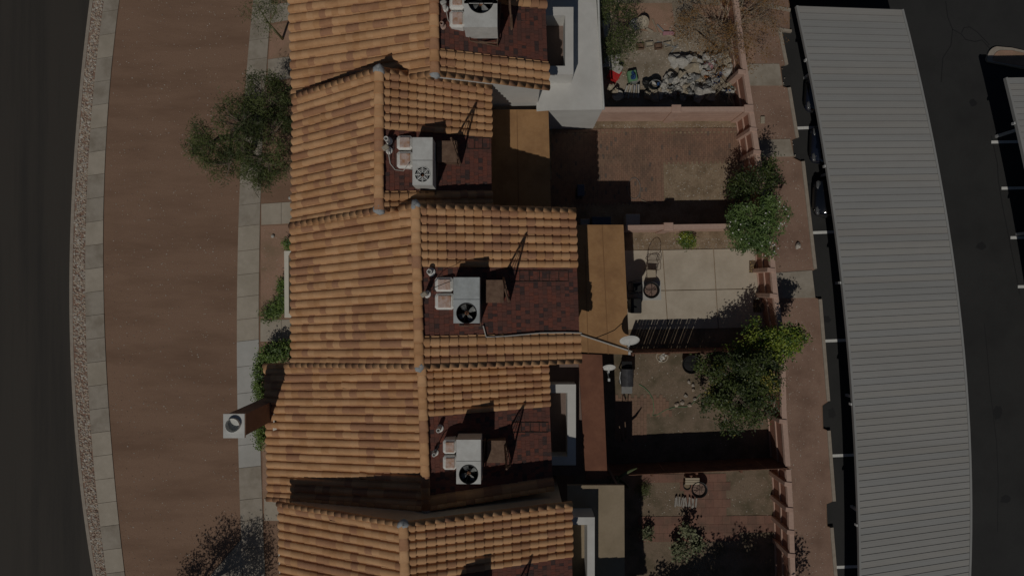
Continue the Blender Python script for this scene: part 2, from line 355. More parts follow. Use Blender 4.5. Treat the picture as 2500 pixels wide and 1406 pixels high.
def lotline(x0, y0, x1, y1, w=7):
    mb = MB(); a, b = P(x0, y0), P(x1, y1)
    mb.prism([a + Vector((0, w / 103, 0)), b + Vector((0, w / 103, 0)), b - Vector((0, w / 103, 0)), a - Vector((0, w / 103, 0))], -.128, -.124); part('parking_line', mb, paint_m, LOT)
for x, y in ((1946, 312), (1985, 568), (2012, 833), (2031, 1114), (2040, 1387)): lotline(x, y, x + 250, y - 10)
for x, y in ((2425, 346), (2450, 459), (2472, 580), (2490, 700), (2507, 822)): lotline(x, y, x + 250, y - 4)
# cracks sealed with tar
def crack(pts, w=.02):
    q = [P(x, y) for x, y in pts]; mb = MB()
    for a, b in zip(q, q[1:]):
        d = (b - a).normalized(); n = Vector((-d.y, d.x, 0)) * w
        mb.add([(v.x, v.y, -.126) for v in (a + n, b + n, b - n, a - n)], [(3, 2, 1, 0)])
    part('tar_seam', mb, asph_t, LOT)
asph_t = M('tar', (.02, .02, .021), rough=.6)
crack([(2313, 0), (2318, 40), (2330, 70), (2352, 82), (2362, 95), (2385, 100), (2402, 96), (2422, 118)])
crack([(2330, 70), (2326, 110), (2306, 140), (2302, 200)]); crack([(2352, 78), (2358, 66), (2372, 64), (2392, 78), (2420, 108)])
crack([(2425, 330), (2440, 400), (2442, 440), (2452, 500), (2470, 590), (2480, 640), (2495, 720)])
crack([(2408, 790), (2415, 860), (2422, 950), (2438, 1080), (2442, 1180), (2440, 1300)], .015)
def blot(px, py, rx, ry, mat, z, parent, seed):
    q = random.Random(seed); p = P(px, py); n = 14
    mb = MB(); vs = [(p.x + rx * q.uniform(.6, 1.1) * math.cos(2 * math.pi * k / n), p.y + ry * q.uniform(.6, 1.1) * math.sin(2 * math.pi * k / n), z) for k in range(n)]
    mb.add(vs, [tuple(range(n))]); return part('oil_stain', mb, mat, parent)
for i, (x, y, a, b) in enumerate(((1965, 450, .3, .2), (1985, 620, .2, .15), (2020, 780, .25, .2), (2035, 1010, .2, .3), (2400, 600, .3, .2), (2440, 1010, .25, .4), (2380, 250, .2, .2), (2460, 1220, .3, .25))): blot(x, y, a, b, asph_t, -.1265, LOT, i)
# planted island at the right edge
isl = [(2412, 150)] + [(2410 + 26 * (1 - math.cos(t)) , 146 - 32 * math.sin(t)) for t in np.linspace(0, 1.5, 8)] + [(2470, 117), (2620, 150), (2620, 190)]
mb = MB(); mb.prism([P(x, y) for x, y in isl], -.16, .0); struct('island_kerb', mb, kerb_m)
mb = MB(); mb.prism([P(x, y) for x, y in [(2424, 149)] + [(2424 + 20 * (1 - math.cos(t)), 146 - 22 * math.sin(t)) for t in np.linspace(0, 1.5, 8)] + [(2470, 124), (2620, 158), (2620, 184)]], -.1, .03); struct('island_gravel', mb, bed_m)

# ------------------------------------------------------------ roof tile meshes
def tile_mesh(i, hb=.085, lift=.022):
    mb = MB(); prof = []
    for k in range(11):
        t = .5 - .5 * math.cos(math.pi * k / 10); a = math.pi * t
        prof.append((.03 + .80 * t, .012 + hb * math.sin(a) ** .5))
    prof = [(-.01, .0)] + prof + [(.92, .0), (1.02, .008)]
    n = len(prof)
    vs = [(-.02, y, z) for y, z in prof] + [(1.03, y, z + lift) for y, z in prof] + [(1.03, y, z + lift) for y, z in prof] + [(1.035, y, z - .006) for y, z in prof]
    fs = [(k, n + k, n + k + 1, k + 1) for k in range(n - 1)] + [(2 * n + k, 3 * n + k, 3 * n + k + 1, 2 * n + k + 1) for k in range(n - 1)]
    mb.add(vs, fs)
    me = mesh('tile', mb, tile_m[i]); me.polygons.foreach_set('use_smooth', [k < n - 1 for k in range(2 * n - 2)]); return me, np.array(vs), fs
def tile_mesh_flip(i):        # barrel order mirrored for the other slope so that faces point up
    me, vs, fs = tile_mesh(i)
    v2 = vs.copy(); v2[:, 1] = 1 - v2[:, 1]; f2 = [tuple(reversed(f)) for f in fs]
    mb = MB(); mb.add(v2, f2); m2 = mesh('tile', mb, tile_m[i]); n = len(f2) // 2
    m2.polygons.foreach_set('use_smooth', [k < n for k in range(2 * n)]); return m2, v2, f2
TILES = [tile_mesh(i, .085, .058) for i in range(5)]; TILESF = [tile_mesh_flip(i) for i in range(5)]
def half_barrel(i):
    mb = MB(); n = 8; vs = []
    for x, rr, dz in ((0, .9, 0), (1.06, 1, .03), (1.06, .85, .0)):
        for k in range(n + 1):
            a = math.pi * k / n; vs.append((x, .5 - .5 * rr * math.cos(a), .95 * rr * math.sin(a) * .12 + dz))
    fs = [(r * 9 + k, r * 9 + 9 + k, r * 9 + 10 + k, r * 9 + k + 1) for r in (0, 1) for k in range(n)]
    mb.add(vs, fs); me = mesh('ridge_tile', mb, tile_m[i]); me.polygons.foreach_set('use_smooth', [k < n for k in range(2 * n)]); return me
RIDGE = [half_barrel(i) for i in range(5)]
def shingle_mesh(i):
    mb = MB(); mb.add([(0, 0, 0), (1.05, 0, .014), (1.05, 1, .014), (0, 1, 0), (1.05, 0, -.004), (1.05, 1, -.004), (0, 0, -.01), (0, 1, -.01)],
                      [(0, 1, 2, 3), (1, 4, 5, 2), (0, 6, 4, 1), (3, 2, 5, 7)]); return mesh('shingle', mb, shing_m[i])
SHING = [shingle_mesh(i) for i in range(4)]
def frame(p, du, dvv):
    x = du.normalized(); z = du.cross(dvv).normalized()
    if z.z < 0: z = -z
    y = z.cross(x)
    return Matrix(((x.x * du.length, y.x * dvv.length, z.x, p.x), (x.y * du.length, y.y * dvv.length, z.y, p.y), (x.z * du.length, y.z * dvv.length, z.z, p.z), (0, 0, 0, 1)))
def blin(c, u, v): return (c[0] * (1 - u) + c[1] * u) * (1 - v) + (c[3] * (1 - u) + c[2] * u) * v

def spread(cells, roof, name, limit, meshes, mats):
    """cells = (matrix, variant); the largest in the picture become parts, the rest one joined part"""
    def size(c):
        m = c[0]; a = [proj(m @ Vector(q)) for q in ((0, 0, 0), (1, 0, 0), (1, 1, 0), (0, 1, 0))]
        ar = abs(sum(a[i][0] * a[(i + 1) % 4][1] - a[(i + 1) % 4][0] * a[i][1] for i in range(4)))
        x, y = a[0]
        return ar if -10 < x < 2510 and -10 < y < 1416 else 0
    cells = sorted(cells, key=size, reverse=True)
    for k, (m, i, fl) in enumerate(cells[:limit]):
        place(name, meshes[fl][i], m, roof)
    rest = cells[limit:]
    if rest:
        mb = MB(); sm = []
        for m, i, fl in rest:
            me = meshes[fl][i]
            mb.add([m @ v.co for v in me.vertices], [tuple(p.vertices) for p in me.polygons], i); sm += [p.use_smooth for p in me.polygons]
        o = part(name, mb, mats, roof, 'stuff'); o.data.polygons.foreach_set('use_smooth', sm)

class House: pass
def house(label, N, Sx, z, nleft, cleft, cright, secs, wallm, seed, base_y=None):
    """N, Sx: pixel corners (left eave, ridge, right eave) of the two rakes; z their heights"""
    h = House(); q = random.Random(seed)
    nl, nr, ne = [P(x, y, zz) for (x, y), zz in zip(N, z)]; sl_, sr, se = [P(x, y, zz) for (x, y), zz in zip(Sx, z)]
    c = (nl + se) / 2
    root = empty('row_house', (c.x, c.y, 0), label, 'house', 'tile roofed row houses'); h.root = root
    up = Vector((0, 0, 1))
    # walls
    mb = MB(); ins = .3
    def inset(p, cx, cy, dz=-.22): return Vector((p.x + (ins if p.x < cx else -ins) * (1 if cx != 1e9 else 0), p.y + (.12 if p.y < cy else -.12), p.z + dz))
    pts = [inset(nl, c.x, c.y), Vector((nr.x, nr.y - .12, nr.z - .22)), inset(ne, c.x, c.y), inset(se, c.x, c.y), Vector((sr.x, sr.y + .12, sr.z - .22)), inset(sl_, c.x, c.y)]
    low = [Vector((p.x, p.y, -.1)) for p in pts]
    mb.add(pts + low, [(i, (i + 1) % 6, 6 + (i + 1) % 6, 6 + i) for i in range(6)]); part('wall', mb, wallm, root)
    # roof deck
    mb = MB()
    for a, b, cc, d in ((nr, nl, sl_, sr), (nr, ne, se, sr)):
        tp = [a, b, cc, d]; vs = [p - up * .03 for p in tp] + [p - up * .17 for p in tp]
        mb.add(vs, [(0, 1, 2, 3), (7, 6, 5, 4)] + [(i, 4 + i, 4 + (i + 1) % 4, (i + 1) % 4) for i in range(4)])
    roof = part('roof', mb, deck_m, root); h.roof = roof
    pick = lambda: q.choices(range(5), (37, 27, 16, 11, 9))[0]
    L = (nr, nl, sl_, sr); Rr = (nr, ne, se, sr); h.R = Rr; cells = []
    def grid(c4, v0, v1, nv, nu, fl):
        for j in range(nv):
            last = 0
            for i in range(nu):
                u0, u1 = i / nu, (i + 1) / nu; a, b = v0 + (v1 - v0) * j / nv, v0 + (v1 - v0) * (j + 1) / nv
                if fl: p = blin(c4, u0, b); dvv = blin(c4, u0, a) - p      # y axis towards the north on the right slope
                else: p = blin(c4, u0, a); dvv = blin(c4, u0, b) - p
                du = blin(c4, u1, b if fl else a) - p
                m = frame(p, du, dvv)
                m = m @ Matrix.Translation((q.uniform(-.03, .03), q.uniform(-.015, .015), q.uniform(0, .012))) @ Matrix.Rotation(q.gauss(0, .05) if q.random() < .05 else q.uniform(-.012, .012), 4, 'Z')
                k = last if q.random() < .3 and last > 2 else pick(); last = k
                cells.append((m, k, 1 if fl else 0))
    grid(L, 0, 1, nleft, cleft, False)
    sh = []
    for kind, v0, v1, nv in secs:
        if kind == 'tile': grid(Rr, v0, v1, nv, cright, True)
        else:
            nu = int((ne - nr).length / .18); ln = (sr - nr).length * (v1 - v0)
            for i in range(nu):
                v = v0 - q.random() * .03
                while v < v1 - .004:
                    w = q.choice((.1, .13, .16, .2)) / ln * (v1 - v0); b = min(v1, v + w); a = max(v0, v)
                    if b - a > .003:
                        u0, u1 = (i + .03) / nu, (i + 1) / nu
                        p = blin(Rr, u0, b); sh.append((frame(p + up * q.uniform(0, .012), blin(Rr, u1, b) - p, blin(Rr, u0, a + .0012) - p), q.choices(range(4), (45, 25, 14, 16))[0], 0))
                    v += w
    spread(cells, roof, 'tile', 300, [[t[0] for t in TILESF], [t[0] for t in TILES]], tile_m)
    spread(sh, roof, 'shingle', 300, [SHING], shing_m)
    # ridge and rake tiles
    def line(a, b, ln, w, lift, name, side=0):
        n = max(1, round((b - a).length / ln)); d = (b - a) / n; w_ = d.cross(up).normalized() * w
        for i in range(n):
            p = a + d * i - w_ * .5 + up * lift
            zz = d.cross(w_); yy = w_
            if zz.z < 0: yy = -w_; p = a + d * i + w_ * .5 + up * lift
            m = frame(p, d, yy) @ Matrix.Rotation(q.uniform(-.02, .02), 4, 'Z')
            place(name, RIDGE[pick()], m, roof)
    line(nr, sr, .42, .36, .075, 'ridge_tile')
    for a, b, nn in ((nr, nl, cleft), (nr, ne, cright), (sr, sl_, cleft), (sr, se, cright)):
        line(a, b, (b - a).length / nn, .24, .045, 'rake_tile')
    mb = MB()
    for p in (nr, sr): mb.lump((p.x, p.y, p.z + .06), (.2, .2, .14), seed, n=9)
    part('mortar_cap', mb, mortar_m, roof, smooth=True)
    # roof gutter edge on the left eave, front windows and door in the front wall
    wx = (pts[0] + pts[5]) / 2
    for k, (dy, w, hh, zc, nm) in enumerate(((-1.5, 1.2, 1.2, 1.6, 'window'), (1.4, .95, 2.1, 1.05, 'door'))):
        x = pts[5].x + (pts[0].x - pts[5].x) * .5 - .03
        mb = MB(); mb.box((x, wx.y + dy, zc), (.1, w, hh)); o = part(nm, mb, trim_m if nm == 'window' else wood_m, root)
        mb = MB(); mb.box((x - .06, wx.y + dy, zc), (.03, w - .16, hh - .16)); part('pane' if nm == 'window' else 'door_panel', mb, glass_m if nm == 'window' else brown_st, o)
    h.pl = (nr, (ne - nr).cross(sr - nr).normalized())
    def surf(px, py):
        o = Vector((0, 0, H)); d = Vector(((px - 1250) / F, (703 - py) / F, -1)); t = (h.pl[0] - o).dot(h.pl[1]) / d.dot(h.pl[1]); return o + d * t
    def zat(x, y):
        p0, n = h.pl; return p0.z - (n.x * (x - p0.x) + n.y * (y - p0.y)) / n.z
    h.surf = surf; h.zat = zat
    return h
hA = house('topmost row house in the photo, cut by its top edge, with white flat roof wing', [(703, -150), (1058, -190), (1325, -170)], [(717, 238), (1062, 180), (1338, 216)], (4.5, 7.95, 5.8), 17, 21, 13,
           [('tile', 0, .5, 8), ('shingle', .5, .835, 0), ('tile', .835, 1, 3)], white_st, 1)
hB = house('narrow row house with a tan patio roof beside the brick paved yard', [(718, 238), (926, 172), (1197, 215)], [(714, 549), (926, 512), (1200, 503)], (4.95, 7.85, 5.95), 16, 14, 13,
           [('tile', 0, .42, 7), ('shingle', .42, .87, 0), ('tile', .87, 1, 2)], cream_st, 2)
hC = house('middle row house with mottled orange tiles and a bright concrete patio behind', [(712, 553), (1015, 503), (1402, 515)], [(714, 890), (1024, 893), (1416, 880)], (4.4, 8.0, 5.9), 17, 19, 18,
           [('tile', 0, .38, 7), ('shingle', .38, .815, 0), ('tile', .815, 1, 3)], cream_st, 3)
hD = house('row house with the tall chimney and a red brown patio roof', [(648, 893), (1030, 886), (1336, 876)], [(656, 1216), (1041, 1240), (1349, 1190)], (3.4, 6.6, 4.7), 17, 21, 14,
           [('tile', 0, .37, 7), ('shingle', .37, .915, 0), ('tile', .915, 1, 1)], cream_st, 4)
hE = house('lowest row house in the photo, cut by its bottom edge, roof higher than its neighbour', [(682, 1228), (985, 1278), (1393, 1228)], [(690, 1580), (1000, 1665), (1400, 1580)], (4.8, 8.2, 5.9), 17, 18, 18,
           [('tile', 0, .37, 7), ('shingle', .37, .81, 0), ('tile', .81, 1, 3)], cream_st, 5)

hF = house('row house below the bottom edge, only its shade falls into the photo', [(700, 1600), (1010, 1700), (1535, 1515)], [(705, 1900), (1020, 2050), (1550, 1830)], (4.4, 8.0, 5.9), 17, 18, 20,
           [('tile', 0, .38, 7), ('shingle', .38, .815, 0), ('tile', .815, 1, 3)], cream_st, 6)

# ------------------------------------------------------------ rear wings, patio roofs, balconies
def slab_roof(h, pts, z, mat, seams=(), edge=None, name='patio_roof', posts=True, t=.16):
    mb = MB(); q = [P(x, y, z) for x, y in pts]; mb.prism(q, z - t, z); o = part(name, mb, [mat], h.root)
    if edge:
        mb = MB()
        for a, b in zip(q, q[1:] + q[:1]):
            d = (b - a); mb.box(((a.x + b.x) / 2, (a.y + b.y) / 2, z - t / 2 + .01), (d.length + .05, .05, t + .03), math.atan2(d.y, d.x))
        part('roof_edge', mb, edge, o)
    for (x0, y0), (x1, y1) in seams:
        a, b = P(x0, y0, z), P(x1, y1, z); d = b - a; mb = MB()
        mb.box(((a.x + b.x) / 2, (a.y + b.y) / 2, z + .004), (d.length, .035, .012), math.atan2(d.y, d.x)); part('roof_seam', mb, deck_seam, o)
    if posts:
        for p in (q[1], q[2]):
            mb = MB(); cx, cy = p.x - .2, p.y + (.2 if p.y < (q[0].y + q[2].y) / 2 else -.2)
            mb.box((cx, cy, (z - t) / 2), (.12, .12, z - t)); part('patio_post', mb, brown_st, h.root)
    return o
tan_e = M('grey_tan_roofing', (.34, .27, .185), (.37, .295, .205), 9, (.29, .23, .155), .9, rough=.95, bump=.25, bs=110)
deck_seam = M('bitumen_seam', (.24, .13, .06), (.3, .165, .075), 30)
# house A: white wing with its balcony well
def wing(h, pts, z, mat, name='rear_wing'):
    q = [P(x, y, z) for x, y in pts]; mb = MB(); mb.prism(q, -.1, z); return part(name, mb, mat, h.root)
def balcony(h, x0, y0, x1, y1, ztop, depth, th, mat, floor_m):
    """parapet round a sunken balcony floor, px rectangle of its outer top edge"""
    a, b = P(x0, y0, ztop), P(x1, y1, ztop); xa, xb, ya, yb = a.x, b.x, b.y, a.y
    mb = MB()
    mb.box(((xa + xb) / 2, yb - th / 2, ztop - depth / 2), (xb - xa, th, depth)); mb.box(((xa + xb) / 2, ya + th / 2, ztop - depth / 2), (xb - xa, th, depth))
    mb.box((xb - th / 2, (ya + yb) / 2, ztop - depth / 2 + .002), (th - .004, yb - ya - 2 * th, depth))
    o = part('balcony', mb, mat, h.root)
    mb = MB(); mb.box(((xa + xb) / 2 - .05, (ya + yb) / 2, ztop - depth + .03), (xb - xa - th, yb - ya - 2 * th, .06)); part('balcony_floor', mb, floor_m, o)
wing(hA, [(1310, -190), (1452, -190), (1456, 0), (1471, 268), (1339, 270), (1310, 272)], 3.35, white_st)
balcony(hA, 1318, 18, 1400, 182, 4.5, 1.13, .34, white_st, brown_st)
mb = MB(); a, b = P(1459, -60, 3.42), P(1474, 268, 3.42); mb.tube([a, P(1464, 100, 3.42), b], .05, 6); part('gutter', mb, whitepaint_m, hA.root)
slab_roof(hB, [(1190, 268), (1339, 268), (1345, 512), (1190, 512)], 3.3, tan_m, [((1262, 270), (1266, 510))])
slab_roof(hC, [(1395, 549), (1522, 549), (1537, 866), (1395, 858)], 3.3, tan_m, [((1470, 550), (1485, 865)), ((1428, 600), (1436, 862))])
slab_roof(hD, [(1412, 864), (1470, 866), (1483, 1166), (1430, 1172)], 3.3, redroof_m, edge=None)
balcony(hD, 1325, 938, 1406, 1135, 3.55, .9, .36, white_st, brown_st)
wing(hD, [(1325, 870), (1422, 872), (1440, 1160), (1335, 1160)], 2.7, brown_st)
slab_roof(hE, [(1385, 1184), (1524, 1184), (1526, 1640), (1385, 1640)], 3.9, tan_e)
balcony(hE, 1380, 1262, 1452, 1500, 5.0, 1.5, .3, white_st, brown_st)

# chimney of house D
mb = MB(); zt = 6.45; a, b = P(545, 1010, zt), P(597, 1069, zt); xa, xb, ya, yb = a.x, b.x, b.y, a.y
cxm, cym = (xa + xb) / 2, (ya + yb) / 2
mb.box((cxm, cym, (zt - .12) / 2), (xb - xa - .1, yb - ya - .1, zt - .12)); ch = part('chimney', mb, brown_st, hD.root)
def holed_top(mb, x0, x1, y0, y1, z, cx, cy, r, n=24, mi=0):
    vs = []
    for k in range(n):
        t = 2 * math.pi * k / n + math.pi / 4; c, s = math.cos(t), math.sin(t); vs.append((cx + r * c, cy + r * s, z))
    for k in range(n):
        t = 2 * math.pi * k / n + math.pi / 4; c, s = math.cos(t), math.sin(t); m = max(abs(c), abs(s))
        vs.append((x1 if c / m > .999 else x0 if c / m < -.999 else cx + (c / m) * ((x1 - cx) if c > 0 else (cx - x0)),
                   y1 if s / m > .999 else y0 if s / m < -.999 else cy + (s / m) * ((y1 - cy) if s > 0 else (cy - y0)), z))
    mb.add(vs, [(k, n + k, n + (k + 1) % n, (k + 1) % n) for k in range(n)], mi)
mb = MB(); holed_top(mb, xa, xb, ya, yb, zt, cxm, cym + .05, .26)
mb.add([(x, y, zz) for zz in (zt - .12, zt) for x, y in ((xa, ya), (xb, ya), (xb, yb), (xa, yb))], [(0, 1, 5, 4), (1, 2, 6, 5), (2, 3, 7, 6), (3, 0, 4, 7)])
n = 24; mb.add([(cxm + .26 * math.cos(2 * math.pi * k / n), cym + .05 + .26 * math.sin(2 * math.pi * k / n), zz) for zz in (zt - .11, zt + .16) for k in range(n)], [(k, (k + 1) % n, n + (k + 1) % n, n + k) for k in range(n)] + [tuple(range(n))])
part('chimney_cap', mb, whitepaint_m, ch)
mb = MB()
for x, y in ((673, 1022), (672, 1042), (676, 1030)):
    p = P(x, y, 3.6); mb.box((p.x, p.y, 3.6), (.16, .4, .1))
part('flashing', mb, trim_m, ch)

# front planter wall of house C, trim of house E
def ushape(h, pts, z0, z1, w, mat, name):
    mb = MB(); q = [P(x, y, z1) for x, y in pts]
    for i, (a, b) in enumerate(zip(q, q[1:])):
        d = b - a; mb.box(((a.x + b.x) / 2, (a.y + b.y) / 2, (z0 + z1) / 2 + .002 * i), (d.length + w - .004 * i, w, z1 - z0), math.atan2(d.y, d.x))
    return part(name, mb, mat, h.root)
ushape(hC, [(735, 618), (699, 618), (700, 770), (735, 770)], 0, 2.3, .19, trim_m, 'porch_wall')
ushape(hE, [(720, 1344), (684, 1344), (690, 1470)], 0, 2.3, .16, trim_m, 'porch_wall')

# ------------------------------------------------------------ rooftop equipment
def ac_unit(h, rect, ztop, label, ducts, octo=False, body=galv_m, fan_v=.78):
    x0, y0, x1, y1 = rect; a, b = P(x0, y0, ztop), P(x1, y1, ztop); xa, xb, ya, yb = a.x, b.x, b.y, a.y
    hgt = 1.05; w, l = xb - xa, yb - ya; cx = (xa + xb) / 2
    root = empty('rooftop_air_conditioner', (cx, (ya + yb) / 2, h.zat(cx, (ya + yb) / 2)), label, 'air conditioner', 'air conditioners on the roofs')
    ROOTLOC[root.name] = Vector(root.location)
    fy = yb - l * fan_v; r = w * .37; ys = yb - l * .48        # ys: seam between the two halves
    mb = MB(); zb = ztop - hgt
    holed_top(mb, xa, xb, ya, ys - .008, ztop, cx, fy, r, 32)
    mb.add([(xa, ys + .008, ztop), (xb, ys + .008, ztop), (xb, yb, ztop), (xa, yb, ztop), (xa, ys + .008, ztop - .02), (xb, ys + .008, ztop - .02), (xa, ys - .008, ztop - .02), (xb, ys - .008, ztop - .02)],
           [(0, 1, 2, 3), (6, 7, 5, 4)])
    mb.add([(x, y, zz) for zz in (zb, ztop) for x, y in ((xa, ya), (xb, ya), (xb, yb), (xa, yb))], [(0, 1, 5, 4), (1, 2, 6, 5), (2, 3, 7, 6), (3, 0, 4, 7), (3, 2, 1, 0)])
    o = part('cabinet', mb, body, root)
    mb = MB(); n = 32
    mb.add([(cx + r * math.cos(2 * math.pi * k / n), fy + r * math.sin(2 * math.pi * k / n), zz) for zz in (ztop - .45, ztop) for k in range(n)], [(k, n + k, n + (k + 1) % n, (k + 1) % n) for k in range(n)] + [tuple(range(n))]); part('fan_well', mb, dark_in, o)
    for k in range(4):
        mb = MB(); t = k * math.pi / 2 + .5; vs = []
        for rr, w0, w1 in ((.2, -.3, .35), (.6, -.38, .42), (.93, -.34, .3)):
            for ww, dz in ((w0, -.06), (0, 0), (w1, .05)): vs.append((cx + r * rr * math.cos(t + ww), fy + r * rr * math.sin(t + ww), ztop - .2 + dz))
        mb.add(vs, [(i * 3 + j, i * 3 + 3 + j, i * 3 + 4 + j, i * 3 + 1 + j) for i in (0, 1) for j in (0, 1)]); part('fan_blade', mb, blade_m, o)
    mb = MB(); mb.lathe((cx, fy, ztop - .24), [(r * .22, 0), (r * .22, .09), (r * .1, .12)], 14); part('fan_hub', mb, copper_m, o)
    mb = MB(); g = [(cx + r * 1.03 * math.cos(t), fy + r * 1.03 * math.sin(t), ztop + .012) for t in np.linspace(0, 2 * math.pi, 33)]; mb.tube(g, .014, 5)
    if octo:
        for k in range(8):
            t = k * math.pi / 4; mb.tube([(cx + r * .35 * math.cos(t), fy + r * .35 * math.sin(t), ztop + .014), (cx + r * math.cos(t), fy + r * math.sin(t), ztop + .01)], .022, 4)
        for rr in (.35, .6, .8): mb.tube([(cx + r * rr * math.cos(t), fy + r * rr * math.sin(t), ztop + .014) for t in np.linspace(0, 2 * math.pi, 9)], .012, 4)
    else:
        for t in (.2, 1.25, 2.3): mb.tube([(cx - r * math.cos(t), fy - r * math.sin(t), ztop + .015), (cx + r * math.cos(t), fy + r * math.sin(t), ztop + .015)], .008, 4)
    part('fan_guard', mb, whitepaint_m if octo else black_m, o)
    mb = MB()                                                  # steel stand
    c4 = [(xa + .14, ya - .14), (xb - .02, ya - .14), (xb + .1, yb - .3), (xa + .14, yb - .1)]
    for x, y in c4: mb.tube([(x, y, h.zat(x, y) - .02), (x, y, zb)], .025, 5)
    for i in range(4):
        (x, y), (X, Y) = c4[i], c4[(i + 1) % 4]; mb.tube([(x, y, zb - .04), (X, Y, zb - .04)], .025, 5); mb.tube([(x, y, h.zat(x, y) + .1), (X, Y, h.zat(X, Y) + .1)], .018, 5)
        mb.tube([(x, y, h.zat(x, y) + .1), (X, Y, zb - .06)], .012, 4)
    part('stand', mb, rust_m, root)
    for (u0, v0, u1, v1) in ducts:
        zt_ = ztop - .45; p, q = P(u0, v0, zt_), P(u1, v1, zt_); cx2, cy2 = (p.x + q.x) / 2, (p.y + q.y) / 2
        zl = h.zat(cx2, cy2) - .1; mb = MB(); mb.cbox((cx2, cy2, (zt_ + zl) / 2), (q.x - p.x, p.y - q.y, zt_ - zl), .07)
        dct = part('duct', mb, ductw_m, root)
        mb = MB(); mb.cbox((cx2 + .02, cy2, zt_ + .012), ((q.x - p.x) * .66, (p.y - q.y) * .74, .03), .02); part('duct_lid', mb, ductr_m, dct)
    return root
blade_m = M('fan_blade', (.40, .41, .40), (.3, .31, .3), 10, rough=.4, metal=.3)
def rust_box(h, rect, lift, label):
    x0, y0, x1, y1 = rect; p = h.surf((x0 + x1) / 2, (y0 + y1) / 2); zt_ = p.z + lift
    a, b = P(x0, y0, zt_), P(x1, y1, zt_); cx, cy = (a.x + b.x) / 2, (a.y + b.y) / 2
    root = empty('cooler_box', (cx, cy, p.z), label, 'metal box', 'rusty boxes on the roofs')
    mb = MB(); zl = min(h.zat(a.x, cy), h.zat(b.x, cy)) - .05; mb.cbox((cx, cy, (zt_ + zl) / 2), (b.x - a.x, a.y - b.y, zt_ - zl), .015); o = part('box_body', mb, rust_m, root)
    mb = MB(); mb.cbox((cx, cy, zt_ + .012), (b.x - a.x + .03, a.y - b.y + .03, .03), .01); part('box_lid', mb, rust_m, o)
def aframe(h, px, y0, y1, hgt, label):
    p0, p1 = h.surf(px - 3, y0), h.surf(px + 11, y1); root = empty('steel_frame', tuple(h.surf(px + 2, (y0 + y1) / 2)), label, 'metal frame', 'steel frames on the roofs')
    ap = Vector(((p0.x + p1.x) / 2, (p0.y + p1.y) / 2, (p0.z + p1.z) / 2 + hgt))
    q0 = p0 + Vector((-.14, 0, 0)); 
    for a in (p0, p1): mb = MB(); mb.tube([a - Vector((0, 0, .03)), ap], .038, 5); part('leg', mb, rust_m, root)
    mb = MB()
    for t in (.3, .6): mb.tube([p0 + (p1 - p0) * t, ap - (ap - p0) * .06], .012, 4)
    part('brace', mb, rust_m, root)
    mb = MB(); s = .2; mb.add([p0 + Vector((.03, 0, .1)), p0 + (ap - p0) * .3 + Vector((.03, 0, 0)), p1 + (ap - p1) * .3 + Vector((.03, 0, 0)), p1 + Vector((.03, 0, .1)),
                              p0 + Vector((.05, 0, .1)), p0 + (ap - p0) * .3 + Vector((.05, 0, 0)), p1 + (ap - p1) * .3 + Vector((.05, 0, 0)), p1 + Vector((.05, 0, .1))],
                             [(0, 1, 2, 3), (7, 6, 5, 4), (0, 4, 5, 1), (1, 5, 6, 2), (2, 6, 7, 3), (3, 7, 4, 0)]); part('backing_panel', mb, rust_m, root)
def vent(h, px, py, r, hgt, label, mat, cap=None, group='vent pipes on the roofs'):
    p = h.surf(px, py); root = empty('vent_pipe', tuple(p), label, 'vent', group)
    mb = MB(); mb.lathe(p, [(r * 1.9, -.03), (r * 1.9, .02), (r * 1.05, .05), (r, hgt), (r * .75, hgt), (r * .7, hgt - .2), (0, hgt - .2)], 14); part('pipe', mb, mat, root, smooth=False)
    if cap:
        mb = MB(); mb.cbox((p.x, p.y, p.z + hgt + .05), (r * 3, r * 2.2, .1), .03, .6); part('vent_cap', mb, cap, root)
def strips(h, rect, n, label):
    x0, y0, x1, y1 = rect; q = [h.surf(x, y) + Vector((0, 0, .035)) for x, y in ((x0, y0), (x1, y0), (x1, y1), (x0, y1))]
    root = empty('roof_ladder', tuple((q[0] + q[2]) / 2), label, 'ladder', 'dark frames lying flat on the shingles')
    for a, b in ((q[0], q[1]), (q[3], q[2])): mb = MB(); mb.tube([a, b], .022, 4); part('rail', mb, rail_m, root)
    for k in range(n + 1):
        t = k / n; mb = MB(); mb.tube([q[0] + (q[1] - q[0]) * t, q[3] + (q[2] - q[3]) * t], .016, 4); part('rung', mb, rail_m, root)
rail_m = M('dark_rail', (.05, .035, .03), (.08, .05, .04), 10)
ac_unit(hA, (1133, -45, 1214, 67), 8.3, 'white rooftop air conditioner cut by the top edge of the photo', [(1097, -45, 1133, 22), (1097, 25, 1134, 66)], body=whitepaint_m, fan_v=.42)
ac_unit(hB, (1007, 336, 1056, 452), 8.15, 'long white rooftop air conditioner with an eight sided fan grille', [(968, 331, 1006, 365), (968, 369, 1007, 410)], True, whitepaint_m)
ac_unit(hC, (1107, 677, 1171, 789), 8.3, 'grey galvanised rooftop air conditioner on the brightest orange roof', [(1060, 677, 1106, 712), (1060, 716, 1108, 756)])
ac_unit(hD, (1114, 1073, 1174, 1181), 7.3, 'pale rooftop air conditioner on the house with the chimney', [(1081, 1074, 1113, 1108), (1081, 1113, 1114, 1147)], body=whitepaint_m)
ac_unit(hE, (1110, 1455, 1172, 1570), 8.5, 'air conditioner on the bottom roof, mostly outside the photo', [], body=galv_m)
rust_box(hB, (1067, 345, 1115, 395), .5, 'rust brown metal box beside the long white air conditioner'); rust_box(hC, (1186, 684, 1229, 738), .5, 'rust brown metal box beside the grey air conditioner on the middle roof')
rust_box(hD, (1190, 1075, 1234, 1128), .45, 'rust brown metal box on the roof of the chimney house')
